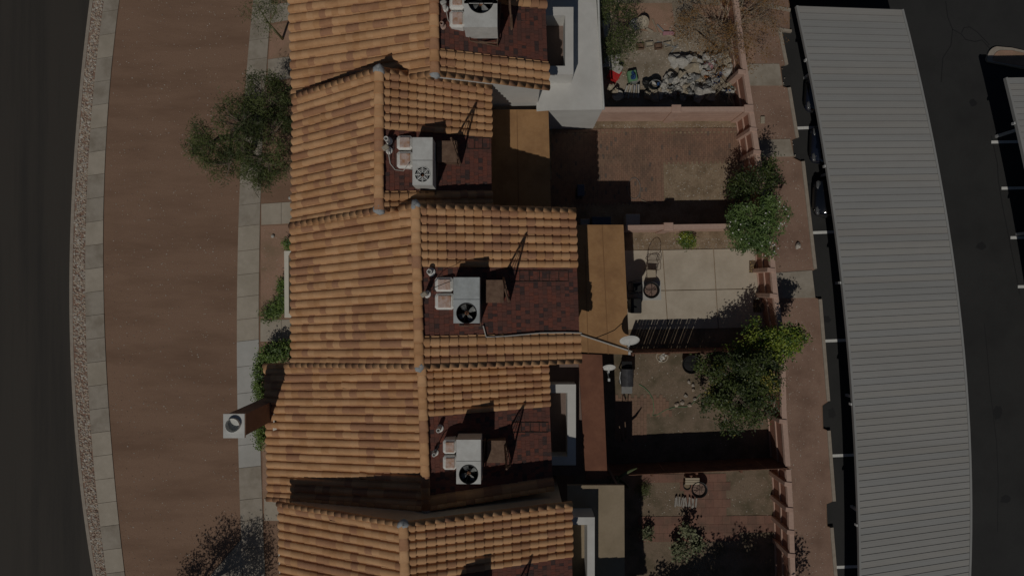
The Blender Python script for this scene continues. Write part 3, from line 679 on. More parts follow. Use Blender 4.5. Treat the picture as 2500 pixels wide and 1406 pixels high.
aframe(hA, 1238, -25, 75, 2.7, 'triangular steel frame on the top roof, right of the white unit'); aframe(hB, 1112, 345, 404, 2.5, 'triangular rusty steel frame standing on the roof of the narrow house')
aframe(hC, 1231, 676, 738, 2.75, 'triangular steel frame standing right of the rusty box on the middle roof'); aframe(hD, 1234, 1070, 1135, 2.5, 'triangular steel frame on the roof of the chimney house')
aframe(hE, 1245, 1470, 1530, 2.7, 'triangular steel frame on the bottom roof, only its shadow in the photo')
vent(hC, 1051, 664, .09, .4, 'white vent pipe with dark mouth near the ridge of the middle roof', ductw_m); vent(hC, 1042, 718, .075, .75, 'beige capped vent leaning over the ridge of the middle roof', ductw_m, PBE)
vent(hB, 948, 345, .08, .45, 'white vent pipe near the ridge of the narrow house, upper one', ductw_m); vent(hB, 948, 368, .08, .5, 'beige capped vent beside the white ducts of the narrow house', ductw_m, PBE)
vent(hD, 1073, 1045, .08, .45, 'vent pipe near the ridge of the chimney house, upper one', ductw_m); vent(hD, 1062, 1104, .07, .4, 'vent pipe beside the ducts of the chimney house', ductw_m)
vent(hA, 1086, 22, .07, .5, 'round white vent left of the topmost unit', ductw_m, PW); vent(hA, 1080, 65, .07, .3, 'short vent pipe at the ridge of the top roof', ductr_m)
strips(hA, (1262, 26, 1326, 52), 3, 'row of flat dark frames on the top roof'); strips(hB, (1140, 338, 1196, 364), 3, 'row of flat dark frames on the narrow house roof')
strips(hC, (1244, 661, 1387, 687), 6, 'long dark ladder lying flat on the red shingles of the middle roof'); strips(hD, (1250, 1030, 1338, 1054), 4, 'row of flat dark frames on the chimney house roof')
# cable loops on the ducts
def cable(h, pts, lift, r, mat, label):
    q = [h.surf(x, y) + Vector((0, 0, l)) for (x, y), l in zip(pts, lift)]
    mb = MB(); mb.tube(q, r, 5); thing('cable', mb, mat, label, 'cable')
cable(hB, [(951, 372), (953, 400), (965, 415), (985, 418), (1003, 406)], [.3, .03, .03, .03, .5], .018, PW, 'white cable looping below the ducts of the narrow house')
cable(hC, [(1046, 718), (1066, 702), (1108, 686)], [.4, .75, 1.0], .012, PK, 'thin black cable from a vent to the grey unit')
cable(hA, [(1090, 30), (1094, 50), (1100, 60), (1120, 62)], [.4, .05, .05, .3], .016, PW, 'white cable beside the ducts on the top roof')
cable(hD, [(1064, 1100), (1075, 1078), (1082, 1074)], [.3, .4, .5], .02, PK, 'black cable beside the ducts of the chimney house')

# white conduit along the roof edge and the satellite dishes
mb = MB(); q = [hC.surf(x, y) + Vector((0, 0, .1)) for x, y in ((1180, 795), (1187, 822), (1230, 820), (1320, 812), (1380, 811), (1419, 812))]
mb.tube(q, .028, 6); thing('conduit', mb, PW, 'white conduit lying along the lower shingle edge of the middle roof', 'pipe')
mb = MB(); mb.tube([P(1400, 811, 3.36), P(1470, 834, 3.37), P(1543, 858, 3.36)], .035, 6); thing('conduit', mb, PW, 'white pole lying slantwise across the tan patio roof', 'pipe')
def dish(px, py, z, r, label, zr):
    p = P(px, py, z); root = empty('satellite_dish', (p.x + .05, p.y - .3, zr), label, 'satellite dish', 'satellite dishes on the patio roofs')
    t = Matrix.Rotation(math.radians(58), 3, 'X'); mb = MB()
    mb.lathe(p, [(0, -.1), (r * .4, -.085), (r * .75, -.045), (r, 0), (r * .99, .012), (r * .74, -.033), (r * .4, -.073), (0, -.088)], 26, tilt=t, sx=1.0, sy=1.05); part('reflector', mb, whitepaint_m, root, smooth=True)
    mb = MB(); b = Vector((p.x + .05, p.y - .34, zr)); mb.tube([b, Vector((p.x + .05, p.y - .3, z - .35)), p + Vector((0, .06, -.1))], .028, 6); part('mast', mb, steel_m, root)
    mb = MB(); mb.tube([p + Vector((0, .1, -.25)), p + Vector((.0, -.3, -.34)), p + Vector((0, -.52, -.08))], .015, 5); mb.box(p + Vector((0, -.53, -.05)), (.09, .12, .09)); part('feed_arm', mb, steel_m, root)
dish(1537, 831, 4.2, .41, 'white satellite dish on the corner of the tan patio roof', 3.3)
dish(1487, 897, 3.2, .28, 'smaller grey satellite dish beside the red brown patio roof', .0)
mb = MB(); mb.tube([P(1452, 826, 3.32), P(1480, 815, 3.32), P(1500, 806, 3.32), P(1518, 790, 3.33)], .012, 4); thing('cable', mb, PK, 'black cable lying on the tan patio roof below the dish', 'cable')

# ------------------------------------------------------------ yards: floors
sheet('yard_ground', [(1440, -200), (1800, -200), (1835, 290), (1470, 292)], .008, yard_a_m)
sheet('yard_ground', [(1335, 290), (1835, 290), (1866, 560), (1335, 560)], .008, soil_m)
sheet('yard_ground', [(1400, 552), (1868, 552), (1890, 850), (1400, 850)], .008, soil_m)
sheet('yard_ground', [(1400, 851), (1890, 851), (1908, 1130), (1400, 1130)], .008, yard_d_m)
sheet('yard_ground', [(1400, 1132), (1908, 1132), (1925, 1700), (1400, 1700)], .008, yard_d_m)
sheet('dirt_patch', [(1690, 10), (1830, 20), (1842, 155), (1806, 157)], .012, bed_m)
sheet('red_bed', [(1475, 10), (1640, 8), (1650, 85), (1520, 70)], .012, bed_m)
def pavers(name, poly_px, along, bl, bw, mats, z=.03, gap=.008, holes=(), border=False):
    pts = [P(x, y) for x, y in poly_px]; hp = [[P(x, y) for x, y in hh] for hh in holes]
    def inside(x, y, pg):
        c = False; n = len(pg)
        for i in range(n):
            a, b = pg[i], pg[(i + 1) % n]
            if (a.y > y) != (b.y > y) and x < (b.x - a.x) * (y - a.y) / (b.y - a.y) + a.x: c = not c
        return c
    xs = [p.x for p in pts]; ys = [p.y for p in pts]; mb = MB(); ca, sa = math.cos(along), math.sin(along)
    cx, cy = (min(xs) + max(xs)) / 2, (min(ys) + max(ys)) / 2; ex = max(max(xs) - min(xs), max(ys) - min(ys)) * .75
    nr = int(2 * ex / bw); nc = int(2 * ex / bl)
    for r in range(nr):
        for c in range(nc):
            u = -ex + (c + (.5 if r % 2 else 0)) * bl; v = -ex + r * bw; x, y = cx + u * ca - v * sa, cy + u * sa + v * ca
            if inside(x, y, pts) and not any(inside(x, y, q) for q in hp):
                zz = z + R.uniform(-.005, .005); hx, hy = (bl - gap) / 2, (bw - gap) / 2
                vs = [(x + X * hx * ca - Y * hy * sa, y + X * hx * sa + Y * hy * ca, Z) for Z in (0, zz) for X, Y in ((-1, -1), (1, -1), (1, 1), (-1, 1))]
                mb.add(vs, [(4, 5, 6, 7), (0, 1, 5, 4), (1, 2, 6, 5), (2, 3, 7, 6), (3, 0, 4, 7)], R.choices(range(len(mats)), [45, 35, 4, 16][:len(mats)])[0])
    o = struct(name, mb, mats); tag(o, kind='stuff'); return o
EPS = math.radians(1)
tag(pavers('brick_paving', [(1345, 326), (1818, 322), (1826, 388), (1606, 394), (1614, 498), (1345, 500)], math.pi / 2 + .02, .2, .1, brick_m), 'weathered brick paving of the shaded yard, a few bricks dark', 'paving')
tag(pavers('brick_border', [(1450, 388), (1826, 384), (1828, 396), (1618, 402), (1620, 498), (1606, 498), (1603, 402), (1450, 400)], math.pi / 2 + .02, .22, .11, [brick_m[3], brick_m[0]], z=.04), 'paler brick border round the bare soil patch', 'paving')
mb = MB()
for i in range(48):
    a, b = P(1350 + i * 9.75, 324 - i * .06), P(1358.6 + i * 9.75, 316 - i * .06); mb.prism([a, Vector((b.x, a.y, 0)), b, Vector((a.x, b.y, 0))], 0, .05 + R.uniform(-.006, .006), R.choice((0, 1)))
tag(struct('brick_edging', mb, [brick_m[3], brick_m[0]]), 'row of edging bricks along the dry planting strip', 'edging', kind='stuff')
# bright concrete patio
pt = struct('patio', MB().prism([P(x, y) for x, y in ((1412, 612), (1822, 608), (1866, 640), (1872, 796), (1412, 806))], -.03, .012), soil_m)
xs_t = [1412, 1617, 1741, 1864]; xs_b = [1412, 1630, 1753, 1876]
def px_at(k, y): t = (y - 610) / 190; return xs_t[k] + (xs_b[k] - xs_t[k]) * t
for k in range(3):
    for y0, y1 in ((611, 708), (710, 803)):
        q = []
        for kk, y in ((k, y0), (k + 1, y0), (k + 1, y1), (k, y1)): q.append(P(px_at(kk, y) + (1.0 if kk == k else -1.0), y - (kk - 1) * 2.3))
        mb = MB(); mb.prism(q, -.02, .05 + R.uniform(-.003, .003)); part('slab', mb, patio_m, pt)
tag(pavers('paver_patch', [(1500, 966), (1580, 966), (1625, 968), (1640, 1010), (1577, 1012), (1577, 1072), (1500, 1074)], math.pi / 2, .3, .15, [brick_m[3], brick_m[0]], z=.03), 'buff paver patch below the grill', 'paving')
tag(pavers('red_paving', [(1560, 1156), (1895, 1150), (1900, 1300), (1560, 1330)], .01, .4, .4, brick_e, z=.03,
           holes=([(1555, 1168), (1662, 1168), (1662, 1262), (1555, 1262)], [(1780, 1150), (1900, 1150), (1900, 1252), (1780, 1252)])), 'square red pavers of the bottom yard', 'paving')
# stepping dark patch beside patio, drainage planter boxes
for x0, y0, x1, y1, lb in ((1828, 636, 1855, 666, 'small square soil bed with dry leaves, upper one by the rear wall'), (1838, 730, 1866, 762, 'dark square soil bed with a round pot, lower one by the rear wall')):
    a, b = P(x0, y0), P(x1, y1); root = empty('planting_square', ((a.x + b.x) / 2, (a.y + b.y) / 2, .05), lb, 'planting bed')
    mb = MB(); mb.prism([(a.x, a.y), (b.x, a.y), (b.x, b.y), (a.x, b.y)], .0, .058); part('soil', mb, soil_d, root) if False else part('soil', mb, M('dark_soil', (.10, .065, .04), (.2, .14, .09), 16, bump=1, bs=30), root)
    mb = MB()
    for i in range(26):
        x, y = R.uniform(a.x, b.x), R.uniform(b.y, a.y); mb.box((x, y, .07), (.07, .03, .005), R.random() * 6, rx=R.uniform(-.5, .5))
    part('dry_leaves', mb, M('straw_leaf', (.4, .28, .12), (.5, .37, .18), 9), root, 'stuff')

# ------------------------------------------------------------ walls and fences
def gwall(pts, label, z=1.8, th=.17, mat=wall_m, piers=(), courses=True, group='pink garden walls between the yards'):
    q = [P(x, y, z) for x, y in pts]; a, b = q[0], q[-1]
    root = empty('garden_wall', ((a.x + b.x) / 2, (a.y + b.y) / 2, 0), label, 'wall', group)
    for a, b in zip(q, q[1:]):
        d = b - a; ang = math.atan2(d.y, d.x); m = (a + b) / 2
        nC = 9
        for k in range(nC):
            mb = MB(); mb.box((m.x, m.y, (k + .5) * (z - .08) / nC), (d.length, th - (.0 if k % 2 else .012), (z - .08) / nC - .006), ang); part('block_course', mb, mat, root)
        mb = MB(); mb.box((m.x, m.y, z - .04), (d.length, th + .05, .08), ang); part('wall_cap', mb, cap_m, root)
    for x, y in piers:
        p = P(x, y, z); mb = MB(); mb.cbox((p.x, p.y, (z + .06) / 2), (.42, .36, z + .06), .02); part('pier', mb, mat, root)
    return root
gwall([(1462, 268), (1838, 267)], 'pink block wall in front of the cluttered yard', piers=[(1651, 266), (1828, 266)])
gwall([(1528, 556), (1866, 551)], 'pink block wall behind the soil bed of the bright patio', piers=[(1632, 553)])
def rear_wall(pts, piers, label):
    z = 1.8; q = [P(x, y, z) for x, y in pts]
    root = empty('rear_wall', ((q[0].x + q[-1].x) / 2, (q[0].y + q[-1].y) / 2, 0), label, 'wall', 'rear yard walls with piers')
    for a, b in zip(q, q[1:]):
        d = b - a; ang = math.atan2(d.y, d.x); m = (a + b) / 2; nx = Vector((-d.y, d.x, 0)).normalized()
        if nx.x > 0: nx = -nx
        mb = MB(); mb.box((m.x, m.y, .85), (d.length, .13, 1.7), ang); part('wall_panel', mb, panel_m, root)
        for zz, hh, dd in ((.06, .12, .05), (.88, .10, .05), (1.66, .10, .05)):
            mb = MB(); c = m + nx * (.065 + dd / 2); mb.box((c.x, c.y, zz), (d.length, dd, hh), ang); part('rail', mb, cap_m, root)
        mb = MB(); mb.box((m.x, m.y, z - .03), (d.length, .22, .07), ang); part('wall_cap', mb, cap_m, root)
    for x, y in piers:
        p = P(x, y, z); mb = MB(); mb.cbox((p.x - .04, p.y, (z + .05) / 2), (.34, .2, z + .05), .015, -.1); part('pier', mb, wall_m, root)
rear_wall([(1790, -120), (1797, 0), (1816, 150), (1834, 264)], [(1813, 176)], 'rear wall of the cluttered yard behind the dry bush')
rear_wall([(1834, 270), (1850, 375), (1866, 480), (1878, 552)], [(1841, 317), (1850, 372)], 'rear wall of the brick paved yard below two concrete pads')
rear_wall([(1879, 558), (1888, 658), (1894, 722), (1906, 800), (1911, 852)], [(1884, 659), (1890, 722)], 'brightly lit rear wall at the end of the concrete patio')
rear_wall([(1911, 856), (1914, 1000), (1924, 1138)], [(1913, 1028)], 'rear wall behind the big dark green tree')
rear_wall([(1925, 1146), (1931, 1250), (1936, 1406), (1938, 1560)], [(1926, 1181), (1929, 1243), (1932, 1298), (1934, 1355)], 'rear wall of the bottom yard with four close piers')
def picket(p0, p1, z, label, w=.11, group='board fences between the yards'):
    a, b = P(*p0, z), P(*p1, z); d = b - a; L = d.length; ang = math.atan2(d.y, d.x); u = d.normalized(); n = Vector((-u.y, u.x, 0))
    root = empty('board_fence', ((a.x + b.x) / 2, (a.y + b.y) / 2, 0), label, 'fence', group)
    cnt = int(L / .135); me = []
    for wv in range(3):
        mb = MB(); mb.box((0, 0, z / 2), (w + .012 * wv, .025, z)); me.append(mesh('board', mb, wood_m))
    for i in range(cnt):
        p = a + u * ((i + .5) * L / cnt + R.uniform(-.008, .008)); wv = R.choice((0, 1, 1, 2, 2)); 
        m = Matrix.Translation((p.x + n.x * R.uniform(-.01, .01), p.y + n.y * .0, R.uniform(-.03, .0))) @ Matrix.Rotation(ang, 4, 'Z'); place('board', me[wv], m, root)
    for zz in (.3, z - .35):
        mb = MB(); m = (a + b) / 2 - n * .045; mb.box((m.x, m.y, zz), (L, .05, .09), ang); part('fence_rail', mb, wood_m, root)
    for t in np.linspace(.01, .99, 5):
        p = a + d * t - n * .09; mb = MB(); mb.box((p.x, p.y, (z - .1) / 2), (.09, .09, z - .1), ang); part('fence_post', mb, wood_m, root)
picket((1543, 862), (1905, 855), 1.95, 'brown board fence along the lower side of the bright patio, gaps between its boards')
picket((1480, 1162), (1926, 1143), 1.9, 'brown board fence between the grill yard and the red paved bottom yard', w=.128)

# ------------------------------------------------------------ carports
def carport(lx, rx, ys, z, label, tilt, posts):
    n = len(ys) - 1; a0 = P(lx(ys[0]), ys[0], z); root = empty('carport', (P((lx(ys[n // 2]) + rx(ys[n // 2])) / 2, ys[n // 2], z).x, P(0, ys[n // 2], z).y, -.13), label, 'carport', 'long metal carports over the parking bays')
    for i in range(n):
        y0, y1 = ys[i], ys[i + 1]; q = [P(lx(y0), y0, z), P(rx(y0), y0 + tilt(y0), z), P(rx(y1), y1 + tilt(y1), z), P(lx(y1), y1, z)]
        mb = MB(); vs = []
        for t, dz in ((0.0, .0), (.04, .02), (.09, .0), (.36, .0), (.44, .003), (.52, .0), (.985, .0)):
            p = q[0] + (q[3] - q[0]) * t; e = q[1] + (q[2] - q[1]) * t; vs += [(p.x, p.y, z + dz), (e.x, e.y, z + dz)]
        k = len(vs)
        for j in (0, 6):
            p = Vector(vs[2 * j]); e = Vector(vs[2 * j + 1]); vs += [(p.x, p.y, z - .04), (e.x, e.y, z - .04)]
        fs = [(2 * j + 2, 2 * j + 3, 2 * j + 1, 2 * j) for j in range(6)] + [(k, k + 1, k + 3, k + 2)]
        mb.add(vs, fs); mb.m[0] = mb.m[1] = 1; part('roof_panel', mb, [R.choice(carp_m), seam_m], root)
    yy = ys[::4] + ([ys[-1]] if ys[-1] not in ys[::4] else [])
    for f, tl in ((lx, lambda y: 0), (rx, tilt)):
        mb = MB()
        for a, b in zip(yy, yy[1:]):
            p, e = P(f(a), a + tl(a), z), P(f(b), b + tl(b), z); d = e - p; mb.box(((p.x + e.x) / 2, (p.y + e.y) / 2, z - .05), (d.length, .09, .16), math.atan2(d.y, d.x))
        part('fascia', mb, carp_m[1], root)
    for y in posts:
        for f, s, t in ((lx, 1, 0), (rx, -1, tilt(y))):
            p = P(f(y), y + t, z); x = p.x + s * 1.0; mb = MB(); mb.box((x, p.y, (z - .2 - .13) / 2 - .0), (.12, .12, z - .2 + .13)); part('post', mb, steel_m, root)
        p, e = P(lx(y), y, z), P(rx(y), y + tilt(y), z); d = e - p; mb = MB(); mb.box(((p.x + e.x) / 2 - .04, (p.y + e.y) / 2, z - .14), (d.length + .1, .1, .18), math.atan2(d.y, d.x)); part('beam', mb, steel_m, root)
cl = smoothcurve([(15, 1945), (164, 1977), (318, 2007), (478, 2032), (692, 2054), (911, 2078), (1101, 2093), (1277, 2098), (1406, 2099)])
cr = smoothcurve([(26, 2204), (129, 2228), (249, 2258), (383, 2283), (498, 2306), (700, 2335), (830, 2347), (951, 2360), (1152, 2370), (1406, 2367)])
tl = lambda y: np.interp(y, [15, 200, 500, 700, 1000, 1406, 1600], [9, 2, -6, -11, -22, -42, -50])
ysC = list(np.linspace(15, 1620, 98))
carport(lambda y: cl(y), lambda y: cr(y + tl(y)), ysC, 2.5, 'long grey ribbed carport running down the right side', tl, [145, 405, 690, 987, 1283])
carport(lambda y: 2457 + (y - 190) * .25 - (y - 190) ** 2 * .00008, lambda y: 2740 + (y - 190) * .2, list(np.linspace(190, 1300, 76)), 2.5, 'second carport cut by the right edge of the photo', lambda y: -4, [300, 560, 830])
carport(lambda y: 1912 + (y + 15) * .2, lambda y: 2155 + (y + 15) * .22, list(np.linspace(-560, -8, 38)), 2.5, 'carport beyond the top edge of the photo, only its shade in view', lambda y: 4, [-120, -360])

# ------------------------------------------------------------ cars under the carport
def car(px, py, rot, label, paint):
    p = P(px, py, 0); L, Wd = 4.6, 1.84; z0 = -.124
    root = empty('parked_car', (0, 0, 0), label, 'car', 'dark cars parked under the carport')
    secs = [(0, .42, .62, .72), (.12, .30, .74, .82), (.5, .24, .86, .9), (1.25, .22, .98, .93), (1.45, .22, 1.0, .93), (2.0, .22, 1.02, .93), (3.6, .22, 1.03, .93), (4.2, .26, 1.0, .9), (4.5, .36, .92, .84), (4.6, .45, .8, .76)]
    mb = MB(); vs = []; n = 10
    for x, zl, zh, hw in secs:
        k = hw * Wd / 1.86
        for y, z in ((-k * .92, zl), (-k, zl + .12), (-k, (zl + zh) / 2), (-k * .96, zh - .1), (-k * .8, zh), (k * .8, zh), (k * .96, zh - .1), (k, (zl + zh) / 2), (k, zl + .12), (k * .92, zl)): vs.append((x, y, z))
    fs = [(i * n + j, i * n + (j + 1) % n, (i + 1) * n + (j + 1) % n, (i + 1) * n + j) for i in range(len(secs) - 1) for j in range(n)] + [tuple(range(n)), tuple(reversed(range((len(secs) - 1) * n, len(secs) * n)))]
    mb.add(vs, [tuple(reversed(f)) for f in fs]); part('body', mb, paint, root, smooth=True)
    mb = MB(); vs = []
    for x, hw, z in ((1.3, .76, .98), (2.0, .64, 1.42), (3.3, .64, 1.46), (4.1, .72, 1.0)): vs += [(x, -hw, z), (x, hw, z)]
    lo = [(1.3, -.8, .95), (1.3, .8, .95), (4.15, .8, .95), (4.15, -.8, .95)]
    mb.add(vs + lo, [(0, 2, 3, 1), (4, 6, 7, 5), (8, 10 + 1, 6, 4, 2, 0), (9, 1, 3, 5, 7, 10)]); part('glasshouse', mb, glass_m, root)
    mb = MB(); mb.add([(1.95, -.62, 1.42), (1.95, .62, 1.42), (3.35, .62, 1.475), (3.35, -.62, 1.475), (1.95, -.62, 1.46), (1.95, .62, 1.46), (3.35, .62, 1.5), (3.35, -.62, 1.5)], [(4, 7, 6, 5), (0, 1, 2, 3), (0, 4, 5, 1), (1, 5, 6, 2), (2, 6, 7, 3), (3, 7, 4, 0)]); part('roof', mb, paint, root)
    for x in (.85, 3.65):
        for s in (-1, 1):
            mb = MB(); t = Matrix.Rotation(math.pi / 2, 3, 'X'); mb.lathe((x, s * .8, .32), [(.2, -.1), (.31, -.1), (.33, -.05), (.33, .05), (.31, .1), (.2, .1)], 18, tilt=t); w = part('wheel', mb, tyre_m, root)
            mb = MB(); mb.lathe((x, s * .84, .32), [(0, -.06), (.2, -.06), (.21, .06), (0, .06)], 12, tilt=t); part('rim', mb, rim_m, w)
    for s in (-1, 1):
        mb = MB(); mb.lump((.14, s * .6, .67), (.14, .2, .08), 3); part('headlight', mb, lamp_m, root, smooth=True)
        mb = MB(); mb.lump((1.6, s * 1.0, 1.0), (.1, .12, .08), 4); part('mirror', mb, paint, root, smooth=True)
        mb = MB(); mb.box((4.58, s * .62, .78), (.06, .3, .12)); part('tail_light', mb, PR, root)
    mb = MB(); mb.box((.02, 0, .45), (.06, 1.0, .18)); part('grille', mb, black_m, root)
    root.location = (p.x, p.y, z0); root.rotation_euler = (0, 0, rot)
car(1958, 234, -.06, 'dark car nearest the top under the long carport, barely in view', carpaint2)
car(1970, 358, -.04, 'dark blue black car whose nose shows beside the white parking line', carpaint2)
car(1978, 486, -.02, 'glossy black car, lowest of the three noses under the carport', carpaint)

# ------------------------------------------------------------ vegetation
def leaves(blobs, n, ls, lw, flat=.4, clump=.16, droop=0, seed=0, nm=2, wts=None, per=26):
    """small leaf faces gathered in clumps through the blobs"""
    g = np.random.default_rng(seed); vol = np.array([b[3] * b[4] * b[5] for b in blobs]) ** .8; vol = vol / vol.sum(); V = []; Fa = []; mi = []
    ncl = max(6, n // per)
    bi = g.choice(len(blobs), ncl, p=vol); d = g.normal(size=(ncl, 3)); d /= np.linalg.norm(d, axis=1)[:, None]
    rad = g.uniform(.25, 1.0, ncl) ** .55
    B = np.array(blobs)
    cc = B[bi, :3] + d * rad[:, None] * B[bi, 3:6]
    lc = g.integers(0, ncl, n); ctr = cc[lc] + g.normal(size=(n, 3)) * clump * np.array([1, 1, .7])
    ctr[:, 2] = np.maximum(ctr[:, 2], .05)
    a = g.normal(size=(n, 3)); a[:, 2] = a[:, 2] * flat - droop; a /= np.linalg.norm(a, axis=1)[:, None]
    b = np.cross(a, g.normal(size=(n, 3)) * .5 + np.array([0, 0, 1])); b /= np.linalg.norm(b, axis=1)[:, None] + 1e-6
    b = np.cross(np.cross(a, b), a); s = g.uniform(.65, 1.3, n)[:, None]
    v = np.stack([ctr - a * ls * s / 2, ctr + b * lw * s / 2, ctr + a * ls * s / 2, ctr - b * lw * s / 2], 1).reshape(-1, 3)
    tone = g.choice(nm, ncl, p=wts)[lc]; flip = g.random(n) < .1; tone = np.where(flip, g.choice(nm, n, p=wts), tone)
    mb = MB(); mb.v = [tuple(x) for x in v.tolist()]; mb.f = [(4 * i, 4 * i + 1, 4 * i + 2, 4 * i + 3) for i in range(n)]; mb.m = tone.tolist()
    return mb, cc
def plant(name, label, cat, base, blobs, n, ls, lw, mats, trunk_r=.06, bark=bark_m, seed=0, group=None, clump=.16, flat=.4, droop=0, wts=None, twigs=40, crown='crown', flowers=0, per=30):
    """base px; blobs (px, py, z, rx, ry, rz) with px measured at their own height"""
    bl = [(*P(x, y, z), a, b, c) for x, y, z, a, b, c in blobs]; b0 = P(*base, 0)
    root = empty(name, (b0.x, b0.y, 0), label, cat, group); q = random.Random(seed)
    mb, cc = leaves(bl, n, ls, lw, flat, clump, droop, seed, len(mats), wts, per); part(crown, mb, mats, root)
    mb = MB(); top = Vector((b0.x, b0.y, 0)); zmid = min(b[2] - b[5] * .6 for b in bl); zmid = max(.25, zmid)
    mid = Vector((b0.x + q.uniform(-.1, .1), b0.y + q.uniform(-.1, .1), zmid))
    mb.tube([top, (top + mid) / 2 + Vector((q.uniform(-.06, .06), q.uniform(-.06, .06), 0)), mid], [trunk_r * 1.25, trunk_r, trunk_r * .85], 8); part('trunk', mb, bark, root, smooth=True)
    mb = MB(); lim = []
    for x in bl:
        c = Vector(x[:3]); m2 = mid + (c - mid) * .5 + Vector((q.uniform(-.15, .15), q.uniform(-.15, .15), .1)); mb.tube([mid, m2, c], [trunk_r * .75, trunk_r * .5, trunk_r * .25], 6); lim += [m2, c, (m2 + c) / 2]
    for i in range(min(twigs, len(cc))):
        t = Vector(cc[q.randrange(len(cc))]); s = min(lim, key=lambda v: (v - t).length); m2 = (s + t) / 2 + Vector((q.uniform(-.1, .1), q.uniform(-.1, .1), q.uniform(-.05, .1)))
        mb.tube([s, m2, t], [trunk_r * .28, trunk_r * .18, trunk_r * .08], 4)
    part('limbs', mb, bark, root)
    if flowers:
        mb = MB()
        for i in range(flowers):
            b = bl[q.randrange(len(bl))]; d = Vector((q.gauss(0, 1), q.gauss(0, 1), abs(q.gauss(0, 1)))).normalized(); c = Vector((b[0] + d.x * b[3], b[1] + d.y * b[4], b[2] + d.z * b[5]))
            mb.lump(c, (.035, .035, .025), i, n=6)
        part('flowers', mb, flower_m, root, 'stuff')
    return root
# mesquite in front of the narrow house
plant('mesquite_tree', 'big feathery mesquite tree in front of the narrow house', 'tree', (618, 362),
      [(520, 345, 3.2, 1.1, 1.0, .7), (590, 300, 3.9, 1.2, 1.1, .8), (650, 235, 3.6, .9, 1.0, .9), (660, 330, 3.3, 1.0, 1.2, .9), (560, 400, 3.0, 1.3, .7, .7), (640, 420, 2.6, 1.0, .7, .6), (470, 355, 2.8, .5, .5, .4), (690, 205, 2.6, .4, .5, .6), (590, 350, 4.3, .8, .8, .5), (655, 400, 3.4, .8, .6, .6)],
      18000, .17, .024, lf_mesq, .13, bark_m, 21, per=90, clump=.17, flat=.5, droop=.15, wts=[.45, .55], twigs=190)
plant('young_tree', 'slender yellow green tree at the top front path', 'tree', (690, 96), [(650, 35, 2.6, .9, .7, .5), (625, 10, 2.8, .8, .6, .5), (680, -10, 3.0, .8, .8, .5), (655, 80, 2.2, .4, .4, .3)], 1300, .13, .02, lf_mesq, .05, bark_g, 22, clump=.22, twigs=60)
plant('front_shrub', 'rounded bright green shrub where the middle and chimney houses meet', 'shrub', (685, 868), [(668, 862, .7, .62, .45, .55), (700, 858, .8, .5, .5, .5), (645, 885, .55, .3, .35, .4)], 3400, .10, .055, lf_hedge, .03, bark_m, 23, clump=.12, group='shrubs along the house fronts', crown='foliage')
plant('front_hedge', 'narrow clipped hedge beside the front walk behind the chimney', 'hedge', (640, 985), [(636, 905, .6, .22, .5, .5), (634, 950, .65, .24, .5, .5), (634, 1000, .6, .22, .5, .5), (638, 1055, .6, .22, .5, .5), (640, 1088, .5, .2, .25, .4)], 4200, .09, .045, lf_hedge, .03, bark_m, 24, clump=.1, twigs=20, crown='foliage')
plant('front_shrub', 'spiky low shrub below the cream porch wall', 'shrub', (680, 758), [(672, 757, .4, .45, .32, .3), (690, 740, .5, .3, .35, .35), (655, 770, .3, .25, .2, .2)], 1900, .17, .03, lf_hedge, .03, bark_m, 25, clump=.12, group='shrubs along the house fronts', crown='foliage', wts=[.5, .5])
plant('front_shrub', 'tuft of green fronds halfway along the cream porch wall', 'shrub', (689, 700), [(688, 700, .35, .14, .3, .25)], 420, .18, .03, lf_hedge, .02, bark_m, 26, clump=.1, group='shrubs along the house fronts', crown='foliage')
plant('front_shrub', 'small green tuft above the cream porch wall', 'shrub', (704, 598), [(704, 598, .35, .17, .26, .25)], 420, .18, .03, lf_hedge, .02, bark_m, 27, clump=.1, group='shrubs along the house fronts', crown='foliage')
plant('oleander_bush', 'large oleander bush with white blossoms over the rear wall', 'bush', (1832, 575), [(1812, 560, 2.0, .65, .7, .7), (1862, 565, 2.3, .75, .8, .7), (1835, 530, 2.4, .8, .6, .6), (1895, 530, 2.2, .5, .7, .6), (1870, 605, 1.8, .6, .4, .5), (1820, 590, 1.6, .6, .4, .5), (1885, 500, 2.4, .5, .4, .5), (1805, 530, 2.0, .4, .5, .5)],
      9500, .17, .038, lf_ole, .05, bark_m, 28, per=45, clump=.13, flat=.6, wts=[.62, .38], flowers=60)
plant('tall_shrub', 'dark shrub growing above the oleander, mostly in shade', 'shrub', (1830, 468), [(1820, 450, 1.8, .7, .6, .7), (1862, 440, 2.0, .55, .6, .7), (1880, 405, 2.1, .35, .35, .5), (1800, 470, 1.5, .4, .4, .4)], 3600, .12, .045, lf_dark[:2], .05, bark_m, 29, clump=.15, wts=[.3, .7])
plant('yellow_shrub', 'small yellow green shrub in the soil bed of the bright patio', 'shrub', (1675, 592), [(1675, 585, .5, .35, .34, .35), (1684, 598, .45, .25, .25, .25), (1664, 578, .5, .22, .22, .3)], 1100, .10, .04, lf_lime, .025, bark_m, 30, clump=.1, crown='foliage', flowers=6)
plant('lime_tree', 'bright lime green tree leaning over the rear wall by the board fence', 'tree', (1862, 850), [(1862, 832, 2.2, .8, .4, .4), (1925, 825, 2.7, .75, .5, .5), (1832, 796, 1.9, .38, .26, .25), (1890, 855, 2.3, .8, .45, .5), (1805, 852, 1.9, .5, .25, .3), (1945, 810, 2.6, .35, .3, .3)],
      4800, .12, .06, lf_lime, .06, bark_m, 31, clump=.15, wts=[.6, .4], twigs=70)
